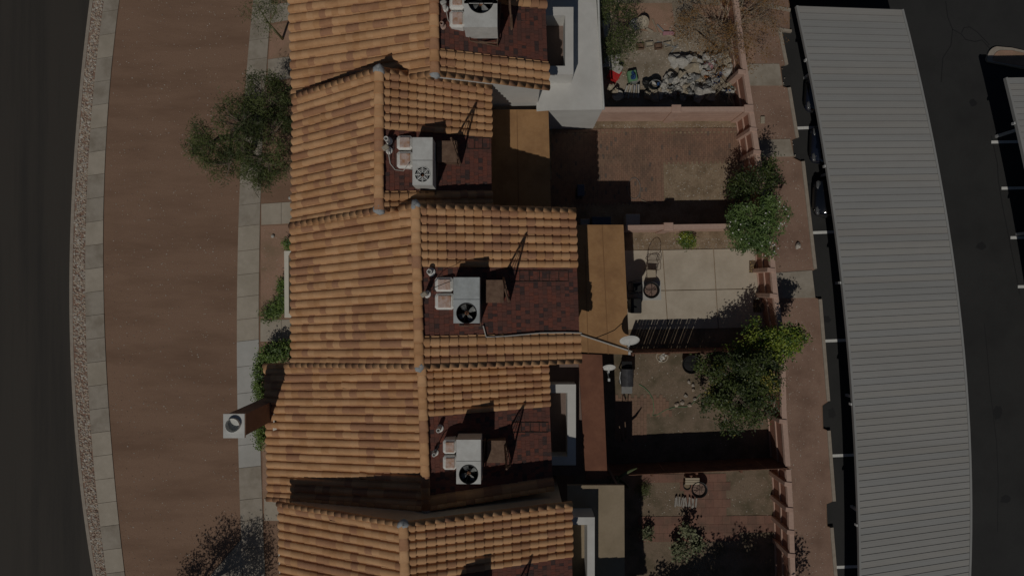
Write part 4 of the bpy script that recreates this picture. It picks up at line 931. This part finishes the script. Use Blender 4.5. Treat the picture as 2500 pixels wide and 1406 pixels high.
plant('citrus_tree', 'big dark green tree with yellow leaves filling the yard of the grill', 'tree', (1820, 960), [(1785, 905, 2.6, 1.0, .75, .7), (1840, 905, 2.9, 1.0, .8, .7), (1868, 950, 2.6, .65, .85, .7), (1800, 970, 2.8, 1.0, .9, .8), (1760, 950, 2.2, .7, .7, .6), (1840, 1000, 2.4, .9, .7, .6), (1785, 1030, 1.9, .6, .45, .5), (1730, 890, 2.0, .6, .5, .5), (1885, 900, 2.3, .4, .6, .5), (1720, 985, 1.5, .4, .35, .35)],
      14500, .12, .055, lf_dark, .1, bark_m, 32, per=60, clump=.15, wts=[.5, .46, .04], twigs=120)
plant('green_tree', 'green feathery tree at the corner of the cluttered yard', 'tree', (1490, 60), [(1480, 20, 2.6, .4, .7, .5), (1522, 96, 2.0, .55, .6, .5), (1474, 120, 1.8, .25, .5, .4), (1530, 30, 2.2, .4, .45, .4), (1500, 145, 1.4, .35, .3, .3)], 3600, .15, .024, lf_mesq, .06, bark_m, 33, clump=.2, wts=[.6, .4])
plant('pale_shrub', 'pale broad leaved shrub at the bottom of the red paved yard', 'shrub', (1672, 1330), [(1684, 1295, .7, .28, .4, .35), (1662, 1345, .7, .38, .36, .35), (1702, 1330, .5, .22, .25, .25)], 900, .13, .09, lf_pale, .03, bark_m, 34, clump=.13, crown='foliage', wts=[.55, .45], group='pale shrubs of the bottom yard')
plant('pale_shrub', 'small pale shrub beside the patio post of the bottom yard', 'shrub', (1585, 1305), [(1585, 1302, .4, .24, .26, .22)], 260, .12, .07, lf_pale, .02, bark_m, 35, clump=.12, crown='foliage', group='pale shrubs of the bottom yard')
plant('yard_grass', 'grassy clump beside the patio roof of the bottom yard', 'plant', (1572, 1195), [(1572, 1195, .25, .3, .28, .18)], 300, .2, .02, lf_mesq, .02, bark_m, 36, clump=.12, crown='foliage')
# bare dry tree of the cluttered yard: real branches, a few rusty leaves
def bare(name, label, base, spread_, n, h0, seed, leaf=0, mat=twig_m, group=None, r0=.07, dense=False):
    q = random.Random(seed); b = P(*base, 0); root = empty(name, (b.x, b.y, 0), label, 'tree', group); mb = MB(); tips = []
    tr = MB(); m = b + Vector((0, 0, h0 * .3)); tr.tube([b, m], [r0, r0 * .8], 7); part('trunk', tr, mat, root)
    def grow(p, d, ln, r, dep):
        e = p + d * ln; k = (p + e) / 2 + Vector((q.gauss(0, .06), q.gauss(0, .06), q.gauss(0, .05))) * ln
        mb.tube([p, k, e], [r, r * .8, r * .55], 4 if dep > 1 else 6, cap=False); tips.append(e)
        if dep < 4:
            for _ in range(q.choice((2, 3, 3))):
                dd = (d + Vector((q.gauss(0, .55), q.gauss(0, .55), q.gauss(.0, .35)))).normalized(); grow(p + (e - p) * q.uniform(.5, 1), dd, ln * q.uniform(.55, .85), r * .55, dep + 1)
    for i in range(n):
        m = b + Vector((q.gauss(0, .35), q.gauss(0, .35), h0 * .25)) if dense else m
        a = i * 6.283 / n + q.uniform(-.3, .3); grow(m, Vector((math.cos(a) * spread_, math.sin(a) * spread_, q.uniform(.5, 1.1))).normalized(), h0 * q.uniform(.3, .42), r0 * .55, 0)
    part('branches', mb, mat, root)
    if leaf:
        bl = [(t.x, t.y, t.z, .25, .25, .2) for t in tips[::3]]; mb, _ = leaves(bl, leaf, .08, .03, seed=seed, nm=1); part('dry_leaves', mb, [twig_o], root)
    return root
bare('dry_tree', 'leafless tangled dry tree with rusty leaves over the cluttered yard', (1766, 74), 1.7, 22, 3.1, 41, 6500, r0=.05, dense=True)
plant('verge_tree', 'tree below the bottom left edge, seen by its shadow on the walk', 'tree', (430, 1560),
      [(385, 1590, 4.0, 1.2, 1.0, .7), (450, 1600, 4.2, 1.2, 1.0, .7), (330, 1640, 3.6, 1.0, .9, .6), (500, 1580, 3.6, .9, .9, .6), (420, 1660, 4.2, 1.3, .9, .7), (480, 1660, 3.6, 1.1, .9, .6)], 7500, .13, .045, lf_dark[:2], .1, bark_m, 42, clump=.22, twigs=160)
plant('shade_tree', 'tree below the bottom edge, seen by its shadow in the bottom yard', 'tree', (1800, 1590),
      [(1760, 1660, 4, 1.5, 1.2, .9), (1850, 1640, 4.2, 1.5, 1.2, .9), (1930, 1630, 4, 1.3, 1.1, .9), (1820, 1720, 4.4, 1.6, 1.0, .9), (1900, 1700, 4.2, 1.4, 1.0, .9), (1700, 1690, 3.8, 1.4, 1.1, .8), (1640, 1680, 3.6, 1.2, 1.0, .8)], 15000, .17, .09, lf_dark[:2], .12, bark_m, 43, clump=.22, twigs=90)  # leftmost crown blobs are added, standing in for shade of the next house
# cactus and yucca by the bottom patio roof
def cactus():
    b = P(1512, 1172, 0); root = empty('cactus', (b.x, b.y, 0), 'green columnar cactus with a pale curved arm beside the bottom patio roof', 'cactus')
    for pts, r in (([(1510, 1175, 0), (1508, 1170, 1.6), (1506, 1162, 2.6)], .07), ([(1508, 1168, 2.0), (1522, 1158, 2.5), (1540, 1148, 2.6), (1555, 1142, 2.9)], .065), ([(1508, 1168, 1.2), (1490, 1170, 1.8), (1488, 1185, 2.3)], .055), ([(1510, 1170, 1.0), (1525, 1180, 1.5), (1535, 1192, 1.9)], .055)):
        mb = MB(); q = [P(*p) for p in pts]; n = 10; vs = []
        mb.tube(q, [r * 1.1] + [r] * (len(q) - 2) + [r * .4], 8); part('stem', mb, lf_pale[1] if r > .06 else lf_mesq[1], root)
cactus()

# ------------------------------------------------------------ patio furniture and small things
def chair(px, py, rot, label, mat, seatm):
    root = empty('wire_chair', (0, 0, 0), label, 'chair', 'metal patio chairs')
    mb = MB(); s = .24; z = .42
    loop = [(-s, -.22, z), (s, -.22, z), (s + .02, .1, z), (s - .04, .22, z), (-s + .04, .22, z), (-s - .02, .1, z), (-s, -.22, z)]; mb.tube(loop, .014, 5)
    for i in range(9): x = -s + .05 + i * (2 * s - .1) / 8; mb.tube([(x, -.22, z), (x, .22, z)], .005, 4)
    part('seat', mb, mat, root)
    mb = MB(); bk = [(-.22, .22, z)] + [(.29 * math.cos(t), .24 + .26 * max(0, math.sin(t)) + .04, z + .12 + .5 * max(0, math.sin(t))) for t in np.linspace(math.pi, 0, 13)] + [(.22, .22, z)]; mb.tube(bk, .015, 5)
    for i in range(1, 12):
        t = math.pi - i * math.pi / 12; mb.tube([(.15 * math.cos(t), .22, z), (.28 * math.cos(t), .28 + .26 * math.sin(t), z + .12 + .5 * math.sin(t))], .005, 4)
    part('backrest', mb, mat, root)
    for sd in (-1, 1):
        mb = MB(); mb.tube([(sd * .27, .28, z + .2), (sd * .34, .05, z + .23), (sd * .33, -.17, z + .22), (sd * .27, -.22, z)], .014, 5); part('armrest', mb, mat, root)
        for y, y2 in ((-.22, -.28), (.22, .32)): mb = MB(); mb.tube([(sd * .24, y, z), (sd * .26, y2, 0)], .014, 5); part('leg', mb, mat, root)
    if seatm: mb = MB(); mb.cbox((0, -.02, z + .035), (.42, .38, .05), .02); part('cushion', mb, seatm, root)
    p = P(px, py); root.location = (p.x, p.y, .05); root.rotation_euler = (0, 0, rot)
def bench_stool(px, py, label):
    root = empty('footstool', (0, 0, 0), label, 'stool'); mb = MB(); mb.tube([(-.22, -.2, .36), (.22, -.2, .36), (.22, .2, .36), (-.22, .2, .36), (-.22, -.2, .36)], .014, 5)
    part('stool_frame', mb, bronze_m, root); mb = MB(); mb.cbox((0, 0, .38), (.4, .36, .03), .01); part('stool_top', mb, cushion_m, root)
    for x in (-1, 1):
        for y in (-1, 1): mb = MB(); mb.tube([(x * .22, y * .2, .36), (x * .25, y * .24, 0)], .012, 5); part('leg', mb, bronze_m, root)
    p = P(px, py); root.location = (p.x, p.y, .05); root.rotation_euler = (0, 0, .05)
chair(1588, 648, -.05, 'bronze wire chair with a fan shaped back on the bright patio', bronze_m, None)
bench_stool(1586, 668, 'tan topped wire footstool in front of the bronze chair')
chair(1550, 702, 1.6, 'black metal chair in the shade of the tan patio roof', black_m, PK)
def firepit(px, py, r, label, z=.05, logs=True, mat=black_m):
    p = P(px, py); root = empty('fire_pit', (p.x, p.y, z), label, 'fire pit', 'round black fire bowls')
    mb = MB(); mb.lathe((p.x, p.y, z), [(r * .55, .2), (r * .85, .28), (r, .42), (r * 1.03, .44), (r * .95, .44), (r * .8, .33), (r * .5, .27), (0, .26)], 28); part('bowl', mb, mat, root)
    mb = MB(); mb.lathe((p.x, p.y, z), [(r * .78, .335), (r * .4, .34), (0, .345)], 22); part('ash', mb, ash_m if logs else black_m, root)
    mb = MB(); mb.tube([(p.x + r * 1.02 * math.cos(t), p.y + r * 1.02 * math.sin(t), z + .445) for t in np.linspace(0, 6.283, 29)], .015, 5)
    for t in (0, 1.571): mb.tube([(p.x - r * math.cos(t), p.y - r * math.sin(t), z + .45), (p.x + r * math.cos(t), p.y + r * math.sin(t), z + .45)], .008, 4)
    part('rim', mb, mat, root)
    for k in range(3): t = k * 2.094 + .4; mb = MB(); mb.tube([(p.x + r * .6 * math.cos(t), p.y + r * .6 * math.sin(t), z + .25), (p.x + r * .85 * math.cos(t), p.y + r * .85 * math.sin(t), z)], .02, 5); part('leg', mb, mat, root)
    if logs:
        for k in range(6):
            t = R.random() * 3.14; l = r * R.uniform(.4, .7); mb = MB(); cx, cy = p.x + R.uniform(-.1, .1), p.y + R.uniform(-.1, .1)
            mb.tube([(cx - l * math.cos(t), cy - l * math.sin(t), z + .36), (cx + l * math.cos(t), cy + l * math.sin(t), z + .38)], R.uniform(.012, .02), 5); part('stick', mb, ash_m, root)
mb = MB(); mb.prism([P(1545, 688), P(1612, 686), P(1614, 732), P(1546, 734)], .04, .062); thing('concrete_pad', mb, conc2, 'pale square pad under the fire bowl with sticks', 'pad')
firepit(1585, 708, .37, 'black fire bowl with burnt sticks on the bright patio', .062)
firepit(1682, 887, .42, 'wide black fire bowl in the grill yard beside the dark tree', .008, False)
firepit(1701, 1188, .36, 'black fire bowl on the red pavers of the bottom yard', .03)
mb = MB(); a = P(1545, 745); mb.cbox((a.x, a.y, .45), (.5, .7, .9), .04); thing('storage_bin', mb, PK, 'black storage bin under the tan patio roof edge', 'bin')
def pot(px, py, r, h, label, mat, fill=soil_m, z=.01, plantm=None, group='round plant pots'):
    p = P(px, py); root = empty('plant_pot', (p.x, p.y, z), label, 'plant pot', group)
    mb = MB(); mb.lathe((p.x, p.y, z), [(r * .7, 0), (r, h), (r * 1.08, h), (r * 1.08, h + .03), (r * .9, h + .03), (r * .86, h - .05), (0, h - .05)], 20); part('pot', mb, mat, root)
    mb = MB(); mb.lathe((p.x, p.y, z), [(r * .85, h - .06), (r * .84, h - .03), (0, h - .02)], 14); part('pot_soil', mb, fill, root)
    if plantm:
        mb, _ = leaves([(p.x, p.y, z + h + .08, r * .6, r * .6, .1)], 60, .12, .05, seed=int(px), nm=1, clump=.05); part('foliage', mb, [plantm], root)
pot(1856, 746, .14, .28, 'pale round pot standing in the lower square bed', PBE, z=.055)
pot(1612, 868, .27, .36, 'cream pot with a silvery plant below the board fence', PBE, plantm=flower_m)
pot(1673, 1181, .17, .3, 'dark plant pot beside the fire bowl of the bottom yard', PK, z=.03)
# grill of yard D
def grill():
    b = P(1523, 915); root = empty('grill', (b.x, b.y, .01), 'black barbecue grill with side shelf behind the red brown patio roof', 'grill')
    mb = MB(); mb.cbox((b.x, b.y, .78), (.55, .8, .26), .05); part('firebox', mb, black_m, root)
    mb = MB(); vs = []; n = 9
    for y in (-.4, .4):
        for k in range(n): t = math.pi * k / (n - 1); vs.append((b.x + .29 * math.cos(t), b.y + y, .91 + .24 * math.sin(t)))
    mb.add(vs, [(k, k + 1, n + k + 1, n + k) for k in range(n - 1)] + [tuple(range(n)), tuple(reversed(range(n, 2 * n)))]); part('lid', mb, M('grill_lid', (.05, .05, .055), (.08, .08, .085), 6, rough=.35), root, smooth=False)
    mb = MB(); mb.tube([(b.x - .32, b.y - .28, 1.02), (b.x - .36, b.y, 1.02), (b.x - .32, b.y + .28, 1.02)], .018, 6); part('handle', mb, steel_m, root)
    for y in (.58, -.58): mb = MB(); mb.cbox((b.x, b.y + y, .84), (.5, .34, .04), .015); part('side_shelf', mb, black_m if y > 0 else PGY, root)
    for x in (-.22, .22):
        for y in (-.33, .33): mb = MB(); mb.box((b.x + x, b.y + y, .34), (.05, .05, .66)); part('leg', mb, black_m, root)
    for y in (-.2, 0, .2): mb = MB(); mb.lathe((b.x - .3, b.y + y, .8), [(.03, -.02), (.03, .02), (.02, .03)], 10, tilt=Matrix.Rotation(-math.pi / 2, 3, 'Y')); part('knob', mb, steel_m, root)
    mb = MB(); mb.tube([(b.x, b.y - .4, .35), (b.x - .05, b.y - .9, .2), (b.x + .1, b.y - 1.2, .03)], .02, 5); part('hose', mb, black_m, root)
grill()
# grill shade: two leaning poles
for x0, y0, x1, y1, z, lb in ((1512, 1040, 1520, 1075, 1.6, 'thin dark pole leaning at the paver patch, left of the pair'), (1526, 1030, 1528, 1068, 1.9, 'thin dark pole leaning at the paver patch, right of the pair')):
    mb = MB(); mb.tube([P(x1, y1, .03), P((x0 + x1) / 2, (y0 + y1) / 2, z / 2), P(x0, y0, z)], .022, 6); thing('garden_pole', mb, rust_m, lb, 'pole', smooth=True)
mb = MB(); q = [(1560, 938), (1572, 945), (1585, 958), (1594, 975), (1597, 1000), (1592, 1015), (1605, 1012), (1625, 1000), (1650, 993), (1675, 993), (1690, 985), (1710, 962)]
mb.tube([P(x, y, .035) for x, y in q], .014, 5); thing('garden_hose', mb, PG, 'thin green hose curving over the grill yard', 'hose')
mb = MB(); mb.lathe(P(1545, 446, .045), [(.38, 0), (.4, .015), (.38, .03)], 24, sx=.75); mb.tube([P(1515, 458, .05), P(1530, 450, .05), P(1545, 447, .05)], .012, 4)
thing('wire_hoop', MB().tube([(P(1548, 460, .05).x + .3 * math.cos(t), P(1548, 460, .05).y + .5 * math.sin(t), .06) for t in np.linspace(0, 6.28, 25)], .012, 4), PGY, 'faint oval wire hoop lying on the brick paving', 'hoop')
mb = MB(); mb.tube([P(1565, 488, .06), P(1590, 498, .06)], .02, 5); thing('wooden_stick', mb, twig_m, 'pale stick lying on the bricks beside the bare soil', 'stick')
# bins in the shade behind house B
def bin_(px, py, sx, sy, h, m, label, lid=None):
    p = P(px, py); root = empty('storage_box', (p.x, p.y, .02), label, 'storage box', 'boxes stored in the shade of the wall'); mb = MB(); mb.cbox((p.x, p.y, .02 + h / 2), (sx, sy, h), .03); part('box_body', mb, m, root)
    mb = MB(); mb.cbox((p.x, p.y, .03 + h + .02), (sx + .04, sy + .04, .05), .02); part('box_lid', mb, lid or m, root)
bin_(1462, 548, .85, .5, .8, plastic('slate', (.07, .09, .13)), 'wide slate blue box in the shade beside the patio roof'); bin_(1424, 550, .4, .4, .7, PGY, 'narrow grey box in the shade beside the patio roof')
bin_(1538, 541, .62, .5, .7, PW, 'pale box above the corner of the tan patio roof', PW); bin_(1413, 472, .3, .5, .9, plastic('slate', (.07, .09, .13)), 'slim slate blue bin standing against the shaded rear wall')
# bench, firewood in yard E
b = P(1684, 1168); root = empty('garden_bench', (b.x, b.y, .03), 'small pale wooden bench above the fire bowl of the bottom yard', 'bench')
for k in range(3): mb = MB(); mb.box((b.x, b.y + .12 - k * .11, .45), (.66, .09, .03)); part('slat', mb, cushion_m, root)
for x in (-.27, .27):
    for y in (-.12, .12): mb = MB(); mb.box((b.x + x, b.y + y, .23), (.05, .05, .42)); part('leg', mb, cushion_m, root)
for k in range(12):
    p = P(1648 + k * 4.4 + R.uniform(-1, 1), 1224 + R.uniform(-4, 4)); mb = MB(); mb.tube([(p.x, p.y - .24, .08), (p.x + R.uniform(-.08, .08), p.y + .22, .1 + R.uniform(0, .08))], R.uniform(.03, .05), 6)
    thing('firewood_log', mb, M('grey_log', (.30, .28, .25), (.4, .37, .33), 9, bump=.4) if k == 0 else bpy.data.materials['grey_log'], 'grey weathered firewood log on the red pavers, '+['leftmost', 'second from left', 'third from left', 'fourth from left', 'fifth from left', 'sixth from left', 'sixth from right', 'fifth from right', 'fourth from right', 'third from right', 'second from right', 'rightmost'][k]+' in the row', 'log', 'firewood logs of the bottom yard')
mb = MB(); p = P(1946, 601); mb.lump((p.x, p.y, .1), (.12, .17, .12), 5); thing('rock', mb, rock_m[3], 'single pale rock on the gravel strip left of the kerb', 'rock')
mb = MB(); p = P(1861, 294); mb.cbox((p.x, p.y, .05), (.2, .34, .1), .02); thing('valve_box', mb, PBE, 'small buff valve box in the gravel strip', 'valve box')
for x, y, lb in ((709, 484, 'small round white cap in the bed by the narrow house'), (667, 577, 'small white stone in the pink front bed')):
    mb = MB(); p = P(x, y); mb.lathe((p.x, p.y, 0), [(.08, 0), (.08, .08), (.05, .11), (0, .115)], 12); thing('pipe_cap', mb, PW, lb, 'cap')
for k in range(9):
    p = P(R.uniform(1650, 1700), R.uniform(920, 990)); mb = MB(); mb.lump((p.x, p.y, .06), (R.uniform(.06, .13), R.uniform(.06, .12), .07), k); thing('garden_rock', mb, rock_m[k % 2], 'pale rock in the loose group left of the big dark tree', 'rock', 'rocks in the grill yard')

# ------------------------------------------------------------ the cluttered yard
JG = 'things heaped in the cluttered yard'
def jz(y): return .02
def j_box(px, py, sx, sy, h, rz, m, label, name='plastic_box', cat='box', group=None, tilt=0):
    p = P(px, py); root = empty(name, (p.x, p.y, .02), label, cat, group); mb = MB()
    t = .025
    mb.box((p.x, p.y, .02 + t / 2), (sx, sy, t), rz)
    ca, sa = math.cos(rz), math.sin(rz)
    for dx, dy, w, l in ((-sx / 2 + t / 2, 0, t, sy), (sx / 2 - t / 2, 0, t, sy), (0, -sy / 2 + t / 2, sx - 2 * t, t), (0, sy / 2 - t / 2, sx - 2 * t, t)):
        mb.box((p.x + dx * ca - dy * sa, p.y + dx * sa + dy * ca, .02 + h / 2), (w, l, h), rz)
    part('box_body', mb, m, root)
    if tilt is not None: mb = MB(); mb.cbox((p.x + .03, p.y + .02, .02 + h + .02), (sx + .03, sy + .03, .035), .012, rz + tilt); part('box_lid', mb, m, root)
def j_bucket(px, py, r, h, m, label, group=None):
    p = P(px, py); root = empty('bucket', (p.x, p.y, .02), label, 'bucket', group); mb = MB()
    mb.lathe((p.x, p.y, .02), [(r * .8, 0), (r, h), (r * 1.05, h), (r * .95, h), (r * .77, .03), (0, .03)], 16); part('bucket_body', mb, m, root)
    mb = MB(); mb.tube([(p.x + r * 1.03 * math.cos(t), p.y + r * .5 * math.sin(t), .02 + h + r * .5 * abs(math.sin(t))) for t in np.linspace(0, math.pi, 9)], .008, 4); part('bucket_handle', mb, steel_m, root)
def j_bag(px, py, r, m, label, seed, name='plastic_bag', cat='bag', group=None, zs=.7):
    p = P(px, py); q = random.Random(seed); mb = MB(); z = q.uniform(.0, .22)
    mb.lump((p.x, p.y, r * zs * .75 + z), (r * q.uniform(.8, 1.25), r * q.uniform(.75, 1.15), r * zs + z * .6), seed, n=12, rough=.42, rz=q.random() * 3); thing(name, mb, m, label, cat, group)
def j_pan(px, py, r, m, label, group, seed):
    p = P(px, py); q = random.Random(seed); z = q.uniform(.1, .35); t = Matrix.Rotation(q.uniform(-.5, .5), 3, 'X') @ Matrix.Rotation(q.uniform(-.4, .4), 3, 'Y')
    mb = MB(); mb.lathe((p.x, p.y, z), [(0, -.06), (r * .7, -.06), (r, 0), (r * 1.06, .01), (r * .95, .0), (r * .66, -.045), (0, -.045)], 18, tilt=t)
    thing('basin', mb, m, label, 'basin', group)
def j_board(px, py, l, w, rz, m, label, group, z=.25, name='board', cat='board'):
    p = P(px, py); mb = MB(); mb.box((p.x, p.y, z), (l, w, .025), rz, ry=R.uniform(-.12, .12)); thing(name, mb, m, label, cat, group)
j_box(1496, 189, .5, .42, .4, -.5, PR, 'bright red crate at the left side of the cluttered yard')
j_box(1500, 175, .5, .34, .45, -.5, PW, 'white box directly above the bright red crate')
j_box(1540, 192, .36, .46, .3, .2, PG, 'pale green tub right of the bright red crate', 'plastic_tub', 'tub')
mb = MB(); p = P(1487, 158); mb.add([(p.x - .4, p.y - .3, .5), (p.x + .35, p.y - .25, .55), (p.x + .45, p.y + .3, .6), (p.x - .2, p.y + .2, .62), (p.x - .4, p.y - .3, .46), (p.x + .35, p.y - .25, .51), (p.x + .45, p.y + .3, .56), (p.x - .2, p.y + .2, .58)], [(0, 1, 2, 3), (7, 6, 5, 4), (0, 4, 5, 1), (1, 5, 6, 2), (2, 6, 7, 3), (3, 7, 4, 0)])
for x, y in ((-.3, -.2), (.3, -.18), (.3, .2)): mb.tube([(p.x + x, p.y + y, .01), (p.x + x, p.y + y, .5)], .02, 5)
thing('folding_table', mb, PW, 'white tilted table top at the left end of the cluttered yard', 'table')
mb = MB(); p = P(1478, 76); mb.add([(p.x - .2, p.y + .35, .3), (p.x + .2, p.y + .4, .3), (p.x + .08, p.y - .4, .34), (p.x - .08, p.y - .4, .34), (p.x - .2, p.y + .35, .02), (p.x + .2, p.y + .4, .02), (p.x + .08, p.y - .4, .02), (p.x - .08, p.y - .4, .02)], [(0, 3, 2, 1), (4, 5, 6, 7), (0, 1, 5, 4), (1, 2, 6, 5), (2, 3, 7, 6), (3, 0, 4, 7)])
thing('ironing_board', mb, PW, 'white pointed board beside the green tree', 'board'); j_box(1478, 46, .2, .16, .2, 0, PW, 'tiny white box above the pointed board')
j_pan(1566, 62, .28, PBE, 'round pale basin, right of two by the reddish bed', 'pair of round basins', 2); j_pan(1549, 64, .27, PGY, 'round grey basin, left of two by the reddish bed', 'pair of round basins', 3)
j_bucket(1594, 213, .26, .5, PK, 'black tub in the middle of the front row of clutter'); j_bag(1578, 208, .24, PK, 'black crumpled sack left of the black tub', 9, 'sack', 'sack')
for i, (x, y, m, lb) in enumerate([(1683, 196, PY, 'yellow bucket among white clutter'), (1751, 187, PB, 'blue bucket below the pink cloth'), (1724, 186, PO, 'orange bucket left of the blue bucket'), (1655, 225, PO, 'small orange pail in the shaded front row'), (1785, 211, plastic('teal', (.1, .3, .32)), 'teal bucket near the rear wall'), (1745, 202, PB, 'dark blue pail in the white heap'), (1633, 188, PBE, 'brown mouthed jar near the bare ground')]):
    j_bucket(x, y, .15, .32, m, lb)
j_bag(1728, 162, .3, PP, 'pink cloth bundle under the dry tree', 31, 'cloth_bundle', 'cloth')
# big light items
for i, (x, y, r, lb) in enumerate([(1687, 165, .42, 'large white folded sheet right of the bare ground'), (1645, 150, .34, 'crumpled white tarp at the upper end of the heap'), (1664, 157, .36, 'white bundle next to the crumpled tarp'), (1770, 150, .36, 'white bundle with rusty stain by the dry tree'), (1705, 232, .42, 'spread white plastic sheet with folds, front middle'), (1728, 228, .38, 'round white cushion in the front right'), (1800, 218, .3, 'tall white jug beside the rear wall'), (1620, 225, .36, 'white humped cover in the shaded front row'), (1782, 175, .4, 'pale umbrella cloth near the rear wall'), (1592, 232, .3, 'white cover half in the wall shadow')]):
    j_bag(x, y, r, PW if i % 3 else PBE, lb, 50 + i, 'white_bundle', 'bundle', zs=.5)
q = random.Random(5)
for i in range(110):
    x = q.uniform(1610, 1806); y = q.uniform(140, 242) if x > 1690 else q.uniform(186, 242)
    j_bag(x, y, q.uniform(.08, .19), q.choice((PW, PW, PBE, PGY, PW)), ('crumpled %s plastic bag in the heap, ' + ('near the pink block wall' if y > 215 else 'towards the dry tree' if y < 180 else 'in its middle')) % 'pale', 100 + i, group='plastic bags in the cluttered yard', zs=.8)
for i in range(22):
    x, y = q.uniform(1490, 1800), q.uniform(190, 242)
    if q.random() < .5: j_pan(x, y, q.uniform(.13, .24), q.choice((PW, PBE, PGY)), 'pale round basin tipped in the clutter, ' + ('at its left end' if x < 1600 else 'at its right end' if x > 1700 else 'in its middle'), 'basins in the cluttered yard', 200 + i)
    else: j_bag(x, y, q.uniform(.1, .18), q.choice((PK, PGY, PB, PBE)), 'small dark bundle in the clutter, ' + ('left of the bare ground' if x < 1600 else 'at its right end' if x > 1700 else 'in its middle'), 230 + i, 'bundle', 'bundle', 'dark bundles in the cluttered yard')
for i in range(7): j_board(1524 + i * 5.2, 229 - (i % 2) * 2, .62, .07, 1.25 + .05 * i, PBE if i % 2 else PW, 'pale slat of the dismantled rack in the front left', 'slats of the dismantled rack', .25 + .02 * i, 'rack_slat', 'slat')
j_pan(1506, 238, .25, PW, 'white round fan head at the front left corner', None, 77)
for i in range(26):
    x, y = q.uniform(1715, 1790), q.uniform(200, 245); a = q.uniform(-2.4, -.7); l = q.uniform(.5, 1.1); p = P(x, y); mb = MB(); z = q.uniform(.15, .5)
    mb.tube([(p.x - l / 2 * math.cos(a), p.y - l / 2 * math.sin(a), z - .1), (p.x + l / 2 * math.cos(a), p.y + l / 2 * math.sin(a), z + .12)], q.uniform(.01, .02), 5); thing('garden_stake', mb, PBE, 'thin pale stake in the tangle at the front right', 'stake', 'stakes in the cluttered yard')
for i in range(12):
    x, y = q.uniform(1540, 1690), q.uniform(66, 125); j_board(x, y, q.uniform(.4, 1.2), q.uniform(.05, .12), q.uniform(0, 3), q.choice((twig_m, PGY, PBE)), 'weathered board across the back of the cluttered yard, ' + ('left part' if x < 1590 else 'right part' if x > 1640 else 'middle part'), 'boards in the cluttered yard', .06)
for i in range(5): j_box(1540 + i * 22, 112 + (i % 2) * 4, .36, .26, .14, .05 * i, rust_m if i % 2 else PBE, 'shallow tray in the row across the cluttered yard', 'shallow_tray', 'tray', 'trays in the cluttered yard', None)
j_box(1630, 85, .5, .12, .1, 0, PP, 'small pink block beside the back boards', 'block', 'block')
j_board(1717, 106, 1.4, .12, -.75, twig_m, 'long pale pole board leaning across the dry tree', None, .35)
mb = MB()
for i in range(900):
    x, y = R.uniform(1475, 1825), R.uniform(60, 250); p = P(x, y); stone(mb, p.x, p.y, 0, R.uniform(.015, .05), R.choice((0, 1, 2, 3)))
for i in range(1500):
    x, y = R.choice(((R.uniform(1545, 1800), R.uniform(862, 1100)), (R.uniform(1560, 1890), R.uniform(1165, 1260)), (R.uniform(1545, 1790), R.uniform(582, 606)), (R.uniform(1350, 1810), R.uniform(304, 316)), (R.uniform(1625, 1800), R.uniform(400, 492)))); p = P(x, y); stone(mb, p.x, p.y, 0.005, R.uniform(.012, .035), R.choice((0, 1, 2, 3)))
for i in range(2600):
    y = R.uniform(-50, 1450); x = R.uniform(np.interp(y, [0, 700, 1406], [1810, 1905, 1942]), np.interp(y, [0, 700, 1406], [1890, 1985, 2025])); p = P(x, y); stone(mb, p.x, p.y, -.005, R.uniform(.012, .032), R.choice((0, 1, 2, 2, 3)))
tag(struct('yard_gravel', mb, rock_m), 'scattered pebbles and chips on the yard soil and gravel strip', 'gravel', kind='stuff')
